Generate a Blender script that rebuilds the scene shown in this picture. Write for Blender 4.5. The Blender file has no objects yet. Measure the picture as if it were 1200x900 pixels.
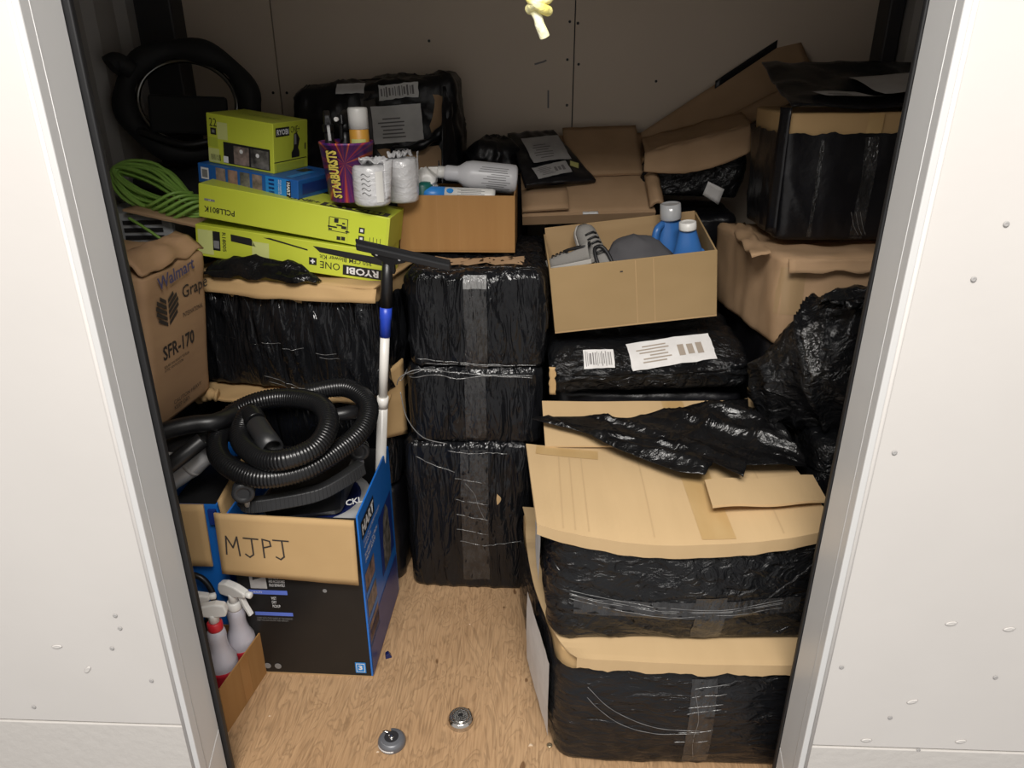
import bpy, bmesh, math, random
from mathutils import Vector, Matrix, noise
from mathutils.bvhtree import BVHTree
random.seed(7)
S = bpy.context.scene
COL = S.collection
V = Vector
PI = math.pi

# ------------------------------------------------------------------ camera
cam = bpy.data.cameras.new('camera'); cam_o = bpy.data.objects.new('camera', cam); COL.objects.link(cam_o)
cam.sensor_fit = 'HORIZONTAL'; cam.sensor_width = 36.0; cam.lens = 36.0 * 870 / 1200
cam.clip_start = 0.02
cam_o.location = (0, 0, 1.6)
cam_o.rotation_euler = (math.radians(90 - 23.6), 0, math.radians(2.2))
S.camera = cam_o
# ------------------------------------------------------------------ world, lamps, exposure
w = bpy.data.worlds.new('world'); S.world = w; w.use_nodes = True
w.node_tree.nodes['Background'].inputs[0].default_value = (1.0, 0.96, 0.92, 1)
w.node_tree.nodes['Background'].inputs[1].default_value = 0.27
la = bpy.data.lights.new('corridor_lamp', 'AREA'); la.shape = 'RECTANGLE'; la.size = 1.8; la.size_y = 1.05
la.energy = 80; la.color = (1.0, 0.96, 0.91)
lo = bpy.data.objects.new('corridor_lamp', la); COL.objects.link(lo)
lo.location = (-0.1, -0.62, 3.3); lo.rotation_euler = (math.radians(20), 0, 0)
S.view_settings.view_transform = 'Standard'; S.view_settings.look = 'None'
S.view_settings.gamma = 1.0; S.view_settings.exposure = 1.0; S.view_settings.use_curve_mapping = False

# ------------------------------------------------------------------ materials
def srgb(r, g, b):
    f = lambda c: (c/255/12.92) if c/255 <= .04045 else ((c/255+.055)/1.055)**2.4
    return (f(r), f(g), f(b), 1)
MATS = {}
def mat(name, col, rough=.6, metal=0, var=None, vscale=(8, 8, 8), bump=0, bscale=(60, 60, 60), bdist=.002, spec=.5, trans=0, coat=0, detail=4, alpha=1, sss=0, bdet=3, bdistort=0):
    if name in MATS: return MATS[name]
    m = bpy.data.materials.new(name); m.use_nodes = True; N = m.node_tree.nodes; L = m.node_tree.links
    b = N['Principled BSDF']; I = b.inputs
    I['Base Color'].default_value = col; I['Roughness'].default_value = rough; I['Metallic'].default_value = metal
    I['Specular IOR Level'].default_value = spec; I['Transmission Weight'].default_value = trans; I['Coat Weight'].default_value = coat
    I['Coat Roughness'].default_value = .15; I['Alpha'].default_value = alpha
    if sss: I['Subsurface Weight'].default_value = sss; I['Subsurface Radius'].default_value = (.01, .01, .01)
    tc = N.new('ShaderNodeTexCoord')
    def nz(sc, det, dist=0):
        mp = N.new('ShaderNodeMapping'); mp.inputs['Scale'].default_value = sc; L.new(tc.outputs['Object'], mp.inputs['Vector'])
        n = N.new('ShaderNodeTexNoise'); n.inputs['Scale'].default_value = 1; n.inputs['Detail'].default_value = det; n.inputs['Distortion'].default_value = dist
        L.new(mp.outputs[0], n.inputs['Vector']); return n
    if var:
        n = nz(vscale, detail); r = N.new('ShaderNodeValToRGB'); r.color_ramp.elements[0].position = .35; r.color_ramp.elements[1].position = .65
        r.color_ramp.elements[0].color = col; r.color_ramp.elements[1].color = var
        L.new(n.outputs['Fac'], r.inputs[0]); L.new(r.outputs[0], I['Base Color'])
    if bump:
        n = nz(bscale, bdet, bdistort); bp = N.new('ShaderNodeBump'); bp.inputs['Strength'].default_value = bump; bp.inputs['Distance'].default_value = bdist
        L.new(n.outputs['Fac'], bp.inputs['Height']); L.new(bp.outputs[0], I['Normal'])
    MATS[name] = m; return m
CARD = mat('cardboard', (.45, .295, .14, 1), .8, var=(.475, .315, .152, 1), vscale=(5, 5, 9), bump=.12, bscale=(25, 25, 160), bdist=.001, spec=.2)
CARD_LID = mat('cardboard_lid', (.525, .37, .20, 1), .75, var=(.55, .39, .213, 1), vscale=(14, 3, 5), bump=.12, bscale=(120, 3, 3), bdist=.001, spec=.25)
CARD_O = mat('cardboard_orange', (.33, .172, .060, 1), .75, var=(.355, .19, .068, 1), vscale=(40, 40, 3), bump=.2, bscale=(150, 150, 4), bdist=.001, spec=.25)
CARD_M = mat('cardboard_mid', (.315, .215, .105, 1), .8, var=(.335, .23, .115, 1), vscale=(5, 5, 9), bump=.12, bscale=(25, 25, 160), bdist=.001, spec=.2)
CARD_D = mat('cardboard_dull', (.36, .235, .135, 1), .85, var=(.41, .27, .16, 1), vscale=(8, 8, 8), bump=.2, bscale=(40, 40, 40), spec=.15)
CARD_IN = mat('cardboard_inside', (.40, .265, .135, 1), .8, var=(.43, .29, .15, 1), vscale=(5, 5, 25), spec=.2)
TAN = mat('tan_tape', (.50, .34, .16, 1), .35, var=(.46, .30, .13, 1), vscale=(20, 6, 20), spec=.5)
FILM_V = mat('film_vertical', (.0055, .0058, .007, 1), .16, var=(.009, .0095, .011, 1), vscale=(40, 40, 4), bump=1, bscale=(32, 32, 7), bdist=.016, bdet=2.5, bdistort=1.2, spec=.36)
FILM_H = mat('film_horizontal', (.005, .0053, .0063, 1), .16, var=(.009, .0095, .011, 1), vscale=(6, 6, 40), bump=1, bscale=(16, 16, 42), bdist=.009, bdet=6, bdistort=1.4, spec=.36)
FILM_C = mat('film_crumpled', (.005, .0053, .0063, 1), .15, var=(.008, .0085, .0095, 1), vscale=(12, 12, 12), bump=.9, bscale=(22, 22, 30), bdist=.016, bdet=6, bdistort=1.5, spec=.36)
FILM_D = mat('film_dull', (.005, .005, .0065, 1), .33, var=(.008, .008, .010, 1), vscale=(20, 20, 8), bump=.5, bscale=(30, 30, 30), bdist=.005, bdet=4, spec=.45)
FILM_S = mat('film_sheet', (.0045, .0045, .005, 1), .18, var=(.009, .009, .0095, 1), vscale=(14, 14, 14), bump=.6, bscale=(30, 40, 30), bdist=.008, bdet=5, bdistort=1.2, spec=.36)
CLEAR = mat('clear_tape', (.012, .012, .013, 1), .14, var=(.030, .030, .031, 1), vscale=(70, 70, 22), bump=1, bscale=(90, 90, 45), bdist=.006, bdet=5, spec=.8)
GLINT = mat('painted_fold_glint', (.15, .15, .15, 1), .15, spec=1, bump=.5, bscale=(60, 60, 60))  # glint of light on tape folds, painted in as pale grey
PAPER = mat('label_paper', (.62, .61, .60, 1), .55, var=(.70, .69, .68, 1), vscale=(20, 20, 20), spec=.4, bump=.25, bscale=(40, 40, 40), bdist=.002)
PAPER_D = mat('label_paper_grey', (.33, .32, .315, 1), .6, var=(.38, .37, .36, 1), vscale=(30, 30, 30), spec=.3)
PRINT_G = mat('label_print', (.16, .15, .15, 1), .6)
PRINT_T = mat('label_print_tan', (.33, .28, .23, 1), .6)
INK = mat('black_ink', (.012, .012, .013, 1), .5)
INKB = mat('brown_black_ink', (.035, .028, .024, 1), .7)
INKP = mat('purple_ink', (.07, .065, .15, 1), .7)
WHITE = mat('white_print', (.72, .72, .72, 1), .5)
WALLP = mat('white_wall_paint', (.565, .543, .520, 1), .45, var=(.585, .562, .538, 1), vscale=(3, 3, 3), bump=.12, bscale=(14, 14, 14), bdist=.004, spec=.35, bdet=6)
KICK = mat('kick_plate_paint', (.535, .512, .485, 1), .45, bump=.5, bscale=(45, 45, 45), bdist=.003, bdet=6, spec=.35)
TRIMP = mat('trim_paint', (.58, .578, .572, 1), .35, bump=.1, bscale=(20, 20, 20), bdist=.002)
RUB = mat('black_track', (.010, .010, .011, 1), .5)
INW = mat('inner_wall_paint', (.60, .505, .405, 1), .7, var=(.63, .53, .425, 1), vscale=(2, 2, 2), bump=.1, bscale=(10, 10, 10), bdet=6)
INL = mat('inner_metal_wall', (.34, .325, .31, 1), .55, var=(.37, .355, .335, 1), vscale=(4, 4, 4))
POST = mat('dark_post', (.035, .034, .036, 1), .5)
CEIL = mat('ceiling_paint', (.4, .37, .33, 1), .7)
CONC = mat('corridor_concrete', (.27, .275, .29, 1), .6, var=(.31, .315, .33, 1), vscale=(3, 3, 3))
LIME = mat('lime_carton', (.50, .56, .045, 1), .4, var=(.53, .59, .055, 1), vscale=(5, 5, 5), spec=.5)
LIME_L = mat('lime_pale', (.56, .60, .22, 1), .45)
LIME_D = mat('lime_shade_print', (.40, .47, .05, 1), .45)
BLUE_T = mat('dull_blue_carton', (.014, .10, .35, 1), .4)
BLUE = mat('blue_carton', (.012, .14, .52, 1), .35, var=(.014, .155, .56, 1), vscale=(4, 4, 4), spec=.5)
BLUE_L = mat('light_blue_print', (.02, .22, .60, 1), .35)
BLUE_D = mat('navy_print', (.012, .035, .20, 1), .35)
BLK = mat('black_carton', (.010, .010, .0105, 1), .32, var=(.014, .0135, .013, 1), vscale=(5, 5, 5), spec=.4, bump=.1, bscale=(8, 8, 8), bdist=.01)
BAR = mat('blue_bar_print', (.10, .16, .55, 1), .4)
PBLK = mat('black_plastic', (.008, .008, .009, 1), .38, spec=.5, bump=.15, bscale=(120, 120, 120), bdist=.001)
PGRY = mat('dark_grey_plastic', (.019, .0195, .021, 1), .42)
HOSE = mat('hose_plastic', (.007, .0072, .008, 1), .28, spec=.5)
SILV = mat('silver_plastic', (.46, .46, .46, 1), .3, metal=.3, spec=.6)
CHROME = mat('steel', (.62, .60, .57, 1), .16, metal=1, bump=.15, bscale=(90, 90, 90), bdist=.001)
DGM = mat('dark_metal', (.05, .05, .055, 1), .35, metal=.5)
NAVY = mat('navy_plastic', (.008, .014, .075, 1), .25)
POLE = mat('white_pole', (.72, .70, .66, 1), .3)
COLLAR = mat('blue_collar', (.02, .06, .48, 1), .35)
MILK = mat('milky_plastic', (.62, .60, .66, 1), .25, spec=.5, sss=.3, trans=.25)
REDL = mat('red_liquid', (.42, .02, .035, 1), .2)
REDC = mat('red_collar', (.55, .02, .03, 1), .4)
WPL = mat('white_plastic', (.70, .69, .66, 1), .35)
CORD = mat('green_cord', (.20, .37, .065, 1), .42, var=(.24, .42, .085, 1), vscale=(20, 20, 20))
FABK = mat('dark_fabric', (.008, .0085, .010, 1), .7, bump=.4, bscale=(50, 50, 50))
GCLOTH = mat('grey_cloth', (.085, .083, .088, 1), .95, bump=.5, bscale=(25, 25, 25), bdist=.006, bdet=5, spec=.1)
SHOE_G = mat('grey_mesh_fabric', (.24, .23, .215, 1), .9, bump=.5, bscale=(150, 150, 150), spec=.15)
SHOE_L = mat('shoe_sole', (.42, .40, .37, 1), .7)
JUG = mat('blue_jug', (.035, .14, .40, 1), .32, spec=.5)
CLRCAP = mat('clear_cap', (.55, .56, .57, 1), .15, spec=.7, trans=.3)
TEAL = mat('teal_print', (.01, .12, .10, 1), .4)
YROPE = mat('yellow_rope', (.84, .80, .40, 1), .8, var=(.88, .87, .70, 1), vscale=(60, 60, 60), bump=.7, bscale=(180, 180, 90), bdist=.003, spec=.1)
YROPE2 = mat('yellow_rope_knot', (.86, .74, .18, 1), .8, var=(.88, .84, .50, 1), vscale=(50, 50, 50), bump=.7, bscale=(160, 160, 160), bdist=.003, spec=.1)
GOLD = mat('gold_print', (.62, .50, .10, 1), .4)
ORNG = mat('orange_label', (.62, .32, .05, 1), .4)
PLAST = mat('clear_wrap', (.60, .60, .61, 1), .18, spec=.7, bump=.8, bscale=(25, 25, 60), bdist=.006, bdet=5, bdistort=1)
PICA = mat('photo_print_brown', (.10, .085, .075, 1), .45, var=(.30, .22, .19, 1), vscale=(45, 45, 45))
PICB = mat('photo_print_dark', (.03, .028, .027, 1), .45, var=(.20, .19, .17, 1), vscale=(35, 35, 35))
PICC = mat('photo_print_skin', (.33, .20, .16, 1), .45, var=(.05, .045, .045, 1), vscale=(30, 30, 30))
GREYPR = mat('grey_print', (.20, .20, .20, 1), .5)

def floor_mat():
    m = bpy.data.materials.new('plywood_floor'); m.use_nodes = True; N = m.node_tree.nodes; L = m.node_tree.links; b = N['Principled BSDF']
    tc = N.new('ShaderNodeTexCoord')
    def mp(sc):
        q = N.new('ShaderNodeMapping'); q.inputs['Scale'].default_value = sc; L.new(tc.outputs['Object'], q.inputs[0]); return q
    def nz(sc, det, dist=0, rough=.5):
        n = N.new('ShaderNodeTexNoise'); n.inputs['Scale'].default_value = 1; n.inputs['Detail'].default_value = det; n.inputs['Distortion'].default_value = dist; n.inputs['Roughness'].default_value = rough
        L.new(mp(sc).outputs[0], n.inputs['Vector']); return n
    def mth(op, a, bb):
        x = N.new('ShaderNodeMath'); x.operation = op
        for i, q in enumerate((a, bb)):
            if isinstance(q, (int, float)): x.inputs[i].default_value = q
            elif q is not None: L.new(q, x.inputs[i])
        return x.outputs[0]
    def ramp(src, stops):
        r = N.new('ShaderNodeValToRGB'); e = r.color_ramp.elements
        while len(e) < len(stops): e.new(.5)
        for i, (p, c) in enumerate(stops): e[i].position = p; e[i].color = c
        L.new(src, r.inputs[0]); return r.outputs[0]
    f1 = nz((17, 4.6, 1), 3.5, .9)                        # contour field of the rotary-cut veneer
    rings = mth('FRACT', mth('MULTIPLY', f1.outputs['Fac'], 11), None)
    line = ramp(rings, [(0, (.2, .2, .2, 1)), (.18, (1, 1, 1, 1)), (.7, (.85, .85, .85, 1)), (1, (.2, .2, .2, 1))])
    fine = nz((210, 11, 1), 4)
    big = nz((2.2, 1.2, 1), 3)
    base = ramp(big.outputs['Fac'], [(.3, (.43, .265, .14, 1)), (.7, (.52, .34, .19, 1))])
    dark = N.new('ShaderNodeMix'); dark.data_type = 'RGBA'; dark.blend_type = 'MULTIPLY'; dark.inputs['Factor'].default_value = .34
    L.new(base, dark.inputs['A']); L.new(line, dark.inputs['B'])
    d2 = N.new('ShaderNodeMix'); d2.data_type = 'RGBA'; d2.blend_type = 'MULTIPLY'; d2.inputs['Factor'].default_value = .5
    L.new(dark.outputs['Result'], d2.inputs['A']); L.new(ramp(fine.outputs['Fac'], [(.35, (.55, .5, .45, 1)), (.6, (1, 1, 1, 1))]), d2.inputs['B'])
    kn = nz((26, 15, 1), 1); k2 = ramp(kn.outputs['Fac'], [(.22, (.3, .22, .16, 1)), (.25, (1, 1, 1, 1))])
    d3 = N.new('ShaderNodeMix'); d3.data_type = 'RGBA'; d3.blend_type = 'MULTIPLY'; d3.inputs['Factor'].default_value = .8
    L.new(d2.outputs['Result'], d3.inputs['A']); L.new(k2, d3.inputs['B'])
    L.new(d3.outputs['Result'], b.inputs['Base Color']); b.inputs['Roughness'].default_value = .55; b.inputs['Specular IOR Level'].default_value = .3
    bp = N.new('ShaderNodeBump'); bp.inputs['Strength'].default_value = .15; bp.inputs['Distance'].default_value = .001
    L.new(line, bp.inputs['Height']); L.new(bp.outputs[0], b.inputs['Normal'])
    return m
FLOOR = floor_mat()

# ------------------------------------------------------------------ mesh helpers
class MB:
    def __init__(s): s.v = []; s.f = []; s.sm = []
    def add(s, vs, fs, smooth=False):
        o = len(s.v); s.v += [tuple(p) for p in vs]; s.f += [tuple(i+o for i in f) for f in fs]; s.sm += [smooth]*len(fs); return s
    def box(s, a, b, M=None):
        (x0, y0, z0), (x1, y1, z1) = a, b
        vs = [V(p) for p in ((x0,y0,z0),(x1,y0,z0),(x1,y1,z0),(x0,y1,z0),(x0,y0,z1),(x1,y0,z1),(x1,y1,z1),(x0,y1,z1))]
        if M: vs = [M @ p for p in vs]
        return s.add(vs, [(0,3,2,1),(4,5,6,7),(0,1,5,4),(1,2,6,5),(2,3,7,6),(3,0,4,7)])
    def hexa(s, b4, t4):
        return s.add(list(b4)+list(t4), [(0,3,2,1),(4,5,6,7),(0,1,5,4),(1,2,6,5),(2,3,7,6),(3,0,4,7)])
    def quad(s, M, w, h, u=0, v=0):           # in the xy plane of M, centred on (u, v)
        return s.add([M @ V((u+a*w/2, v+b*h/2, 0)) for a, b in ((-1,-1),(1,-1),(1,1),(-1,1))], [(0,1,2,3)])
    def grid(s, fn, nu, nv, smooth=True, thick=0):
        P = [[V(fn(i/nu, j/nv)) for i in range(nu+1)] for j in range(nv+1)]
        vs = [p for r in P for p in r]; W = nu+1
        fs = [(j*W+i, j*W+i+1, (j+1)*W+i+1, (j+1)*W+i) for j in range(nv) for i in range(nu)]
        if not thick: return s.add(vs, fs, smooth)
        n = len(vs); nr = []
        for j in range(nv+1):
            for i in range(nu+1):
                a = P[j][min(i+1,nu)]-P[j][max(i-1,0)]; b = P[min(j+1,nv)][i]-P[max(j-1,0)][i]; c = a.cross(b)
                nr.append(c.normalized() if c.length > 1e-9 else V((0,0,1)))
        lo = [p-q*thick for p, q in zip(vs, nr)]
        f2 = [tuple(n+k for k in reversed(f)) for f in fs]
        rim = [j*W for j in range(nv, 0, -1)] + [i for i in range(nu)] + [j*W+nu for j in range(nv)] + [nv*W+i for i in range(nu, 0, -1)]
        f3 = [(rim[(k+1) % len(rim)], rim[k], n+rim[k], n+rim[(k+1) % len(rim)]) for k in range(len(rim))]
        o = len(s.v); s.add(vs+lo, fs+f2, smooth); s.f += [tuple(k+o for k in f) for f in f3]; s.sm += [False]*len(f3); return s
    def tube(s, path, rad, seg=10, caps=True, closed=False, smooth=True):
        path = [V(p) for p in path]; n = len(path); R = rad if callable(rad) else (lambda k: rad)
        t0 = (path[1]-path[0]).normalized(); up = V((0,0,1)) if abs(t0.z) < .9 else V((1,0,0)); nx = t0.cross(up).normalized()
        vs = []; fs = []
        for k, p in enumerate(path):
            if closed: t = path[(k+1) % n]-path[k-1]
            else: t = path[min(k+1,n-1)]-path[max(k-1,0)]
            t = t.normalized() if t.length > 1e-9 else t0
            nx = (nx - t*nx.dot(t)); nx = nx.normalized() if nx.length > 1e-6 else t.orthogonal().normalized(); ny = t.cross(nx); t0 = t; r = R(k)
            for j in range(seg):
                a = 2*PI*j/seg; vs.append(p+nx*math.cos(a)*r+ny*math.sin(a)*r)
        for k in range(n if closed else n-1):
            for j in range(seg):
                k2 = (k+1) % n; fs.append((k*seg+j, k*seg+(j+1) % seg, k2*seg+(j+1) % seg, k2*seg+j))
        s.add(vs, fs, smooth)
        if caps and not closed:
            o = len(s.v)-len(vs); s.f += [tuple(o+j for j in reversed(range(seg))), tuple(o+(n-1)*seg+j for j in range(seg))]; s.sm += [False]*2
        return s
    def lathe(s, prof, seg=24, M=None, sx=1, sy=1, smooth=True):
        M = M or Matrix(); n = len(prof); vs = []; fs = []
        for r, z in prof:
            for j in range(seg):
                a = 2*PI*j/seg; vs.append(M @ V((r*sx*math.cos(a), r*sy*math.sin(a), z)))
        for k in range(n-1):
            for j in range(seg): fs.append((k*seg+j, k*seg+(j+1) % seg, (k+1)*seg+(j+1) % seg, (k+1)*seg+j))
        s.add(vs, fs, smooth); o = len(s.v)-len(vs)
        s.f += [tuple(o+j for j in reversed(range(seg))), tuple(o+(n-1)*seg+j for j in range(seg))]; s.sm += [False]*2
        return s
    def prism(s, poly, z0, z1, M=None):
        M = M or Matrix(); n = len(poly)
        return s.add([M @ V((x, y, z0)) for x, y in poly]+[M @ V((x, y, z1)) for x, y in poly],
            [tuple(reversed(range(n))), tuple(range(n, 2*n))]+[(i, (i+1) % n, n+(i+1) % n, n+i) for i in range(n)])
    def build(s, name, m, parent=None, bevel=0):
        me = bpy.data.meshes.new(name); me.from_pydata(s.v, [], s.f); me.polygons.foreach_set('use_smooth', s.sm); me.materials.append(m); me.update()
        o = bpy.data.objects.new(name, me); COL.objects.link(o)
        if parent is not None: o.parent = parent
        if bevel:
            bm = o.modifiers.new('bevel', 'BEVEL'); bm.width = bevel; bm.segments = 2; bm.limit_method = 'ANGLE'
        return o
def tag(o, label, cat, group=None):
    o['label'] = label; o['category'] = cat
    if group: o['group'] = group
    return o
def thing(name, label, cat, M=None, group=None):
    o = bpy.data.objects.new(name, None); COL.objects.link(o); o.empty_display_size = .05
    o.matrix_world = M if M is not None else Matrix(); return tag(o, label, cat, group)
def struct(o): o['kind'] = 'structure'; return o
def frame(fl, fr, depth, pitch=0):            # base frame of a box from its two front bottom corners
    fl, fr = V(fl), V(fr); x = (fr-fl).normalized(); z = (V((0,0,1))-x*x.z).normalized(); y = z.cross(x)
    if pitch: q = Matrix.Rotation(pitch, 3, x); y = q @ y; z = q @ z
    o = (fl+fr)/2+y*depth/2
    return Matrix(((x.x,y.x,z.x,o.x),(x.y,y.y,z.y,o.y),(x.z,y.z,z.z,o.z),(0,0,0,1))), (fr-fl).length
def yaw(x, y, z, a): return Matrix.Translation((x, y, z)) @ Matrix.Rotation(a, 4, 'Z')
def basis(o, ax, ay):
    ax, ay = V(ax).normalized(), V(ay).normalized(); az = ax.cross(ay); o = V(o)
    return Matrix(((ax.x,ay.x,az.x,o.x),(ax.y,ay.y,az.y,o.y),(ax.z,ay.z,az.z,o.z),(0,0,0,1)))
def face(side, W, D, H, u, v, off=.0008, rot=0):    # u from the left edge, v from the lower edge, as seen from outside
    if side == 'front': M = basis((-W/2+u, -D/2-off, v), (1,0,0), (0,0,1))
    elif side == 'right': M = basis((W/2+off, -D/2+u, v), (0,1,0), (0,0,1))
    elif side == 'left': M = basis((-W/2-off, D/2-u, v), (0,-1,0), (0,0,1))
    else: M = basis((-W/2+u, -D/2+v, H+off), (1,0,0), (0,1,0))
    return M @ Matrix.Rotation(rot, 4, 'Z') if rot else M
def text(parent, s, m, M, w=None, h=.02, bold=0, name='lettering'):   # centred on M, h = height of the block, w = its width
    c = bpy.data.curves.new(name, 'FONT'); c.body = s; c.size = 1; c.offset = bold; c.resolution_u = 2
    t = bpy.data.objects.new(name, c); COL.objects.link(t)
    me = bpy.data.meshes.new_from_object(t.evaluated_get(bpy.context.evaluated_depsgraph_get()))
    bpy.data.objects.remove(t); bpy.data.curves.remove(c)
    xs = [v.co.x for v in me.vertices]; ys = [v.co.y for v in me.vertices]; x0, x1, y0, y1 = min(xs), max(xs), min(ys), max(ys)
    sy = h/(y1-y0); sx = (w/(x1-x0)) if w else sy
    for v in me.vertices: v.co = M @ V(((v.co.x-(x0+x1)/2)*sx, (v.co.y-(y0+y1)/2)*sy, 0))
    me.name = name; me.materials.clear(); me.materials.append(m)
    o = bpy.data.objects.new(name, me); COL.objects.link(o); o.parent = parent; return o
def decal(parent, m, M, w, h, name='printed_panel', u=0, v=0): return MB().quad(M, w, h, u, v).build(name, m, parent)
def stroke_text(parent, M, strokes, wd, m, name='handwriting'):       # hand-drawn letters as flat ribbons
    b = MB()
    for st in strokes:
        for (x0, y0), (x1, y1) in zip(st, st[1:]):
            d = V((x1-x0, y1-y0, 0)); n = V((-d.y, d.x, 0)).normalized()*wd/2; e = d.normalized()*wd*.4; a = V((x0,y0,0)); c = V((x1,y1,0))
            b.add([M @ (a-e-n), M @ (c+e-n), M @ (c+e+n), M @ (a-e+n)], [(0,1,2,3)])
    return b.build(name, m, parent)
def spline(pts, n=12, closed=False):
    pts = [V(p) for p in pts]; out = []; N = len(pts)
    for i in range(N if closed else N-1):
        g = (lambda k: pts[k % N]) if closed else (lambda k: pts[max(0, min(N-1, k))])
        p0, p1, p2, p3 = g(i-1), g(i), g(i+1), g(i+2)
        for k in range(n):
            t = k/n; out.append(.5*((2*p1)+(p2-p0)*t+(2*p0-5*p1+4*p2-p3)*t*t+(3*p1-p0-3*p2+p3)*t**3))
    if not closed: out.append(pts[-1])
    return out
def resample(path, step):
    out = [path[0]]; acc = 0
    for a, b in zip(path, path[1:]):
        L = (b-a).length
        while acc+L >= step:
            t = (step-acc)/L; a = a.lerp(b, t); out.append(a); L = (b-a).length; acc = 0
        acc += L
    return out
def ns(x, y, z, seed=0): return noise.noise(V((x+seed*17.3, y-seed*9.1, z+seed*5.7)))
def ridge(x, y, z, seed=0): return 1-min(1, abs(ns(x, y, z, seed))*2.6)

# perimeter of a rounded rectangle, starting at the left end of the front side, counter-clockwise
def rrect(W, D, r, n):
    r = max(.001, min(r, W/2-.001, D/2-.001)); ws, ds = W-2*r, D-2*r; q = PI*r/2; tot = 2*ws+2*ds+4*q; out = []
    for k in range(n):
        s = tot*k/n; 
        segs = [(ws,'l',(-ws/2,-D/2),(1,0),(0,-1)),(q,'a',(ws/2,-ds/2),-PI/2,None),(ds,'l',(W/2,-ds/2),(0,1),(1,0)),(q,'a',(ws/2,ds/2),0,None),
                (ws,'l',(ws/2,D/2),(-1,0),(0,1)),(q,'a',(-ws/2,ds/2),PI/2,None),(ds,'l',(-W/2,ds/2),(0,-1),(-1,0)),(q,'a',(-ws/2,-ds/2),PI,None)]
        for L, kind, c, d, nn in segs:
            if s <= L or kind == 'x' or (L is segs[-1][0] and s <= L+1e-6):
                if kind == 'l': out.append((c[0]+d[0]*s, c[1]+d[1]*s, nn[0], nn[1]))
                else:
                    a = d+s/r; out.append((c[0]+r*math.cos(a), c[1]+r*math.sin(a), math.cos(a), math.sin(a)))
                break
            s -= L
        else: out.append(out[-1])
    return out
def shell(W, D, H, r=.025, rt=.02, rows=22, n=150, disp=None, shear=(0,0), top=(1,1), ztop=None, cap=True, bulge=.012, zbase=0, topnoise=0):
    """wrapped or bare box body; ztop(x,y)=ragged upper rim (then no cap)"""
    prof = [(min(r,.012), 0), (.003, .004), (0, .014)]
    prof += [(0, .014+(H-.014-rt)*k/rows) for k in range(1, rows+1)]
    if cap: prof += [(rt*.08, H-rt*.6), (rt*.3, H-rt*.28), (rt, H)]
    else: prof += [(0, H)]
    if cap:
        m = min(W, D)/2
        prof += [(rt+(m-.004-rt)*k/9, H) for k in range(1, 10)]
    vs = []; base = rrect(W, D, r, n)
    for inset, z in prof:
        ring = base if inset == 0 else rrect(W-2*inset, D-2*inset, max(r-inset, .003), n)
        for k in range(n):
            x, y, nx, ny = ring[k]; bx, by = base[k][:2]; t = min(1, max(0, z/H)); zz = z
            if ztop: zz = min(z, H)*ztop(bx, by)/H
            side = 1 if z < H-rt*.5 or not cap else 0
            hw = (1-(2*bx/W)**2) if abs(ny) > .7 else (1-(2*by/D)**2) if abs(nx) > .7 else 0
            b = bulge*4*t*(1-t)*max(0, hw)*side
            p = V((x, y, zz+zbase)); nn = V((nx, ny, 0)) if side else V((0, 0, 1))
            d = disp(p, nn) if disp else 0
            p = p+nn*d+V((nx, ny, 0))*b
            if not side and topnoise: p.z += topnoise*ns(x*7, y*7, 3.1)
            sc = (1+(top[0]-1)*t, 1+(top[1]-1)*t)
            yy = (p.y+D/2)/D
            p = V((p.x*sc[0]+shear[0]*yy, p.y*sc[1]+shear[1]*(p.x/W+.5), p.z))
            vs.append(p)
    R = len(prof); fs = [(k*n+j, k*n+(j+1) % n, (k+1)*n+(j+1) % n, (k+1)*n+j) for k in range(R-1) for j in range(n)]
    b = MB().add(vs, fs, True)
    b.f.append(tuple(reversed(range(n)))); b.sm.append(False)
    if cap: b.f.append(tuple((R-1)*n+j for j in range(n))); b.sm.append(True)
    else: b.f.pop(); b.sm.pop()
    return b
def wr_vertical(seed, a=.006, kx=26, kz=3):
    def f(p, nn):
        return a*(ridge(p.x*kx+p.z*4, p.y*kx, p.z*kz, seed)**3)+a*.7*ns(p.x*9, p.y*9, p.z*5, seed)+.003
    return f
def wr_horizontal(seed, a=.006, kz=30, kx=3):
    def f(p, nn):
        return a*(ridge(p.x*kx, p.y*kx, p.z*kz+p.x*5, seed)**3)+a*.8*ns(p.x*7, p.y*7, p.z*11, seed)+.003
    return f
def wr_crumple(seed, a=.012, k=11):
    def f(p, nn):
        return a*(ridge(p.x*k, p.y*k, p.z*k, seed)**2+.6*ridge(p.x*k*2.3, p.y*k*2.3, p.z*k*2.3, seed+3)**2)-.2*a
    return f
def bvh_of(b): return BVHTree.FromPolygons([V(v) for v in b.v], b.f)
BV = {}
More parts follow.
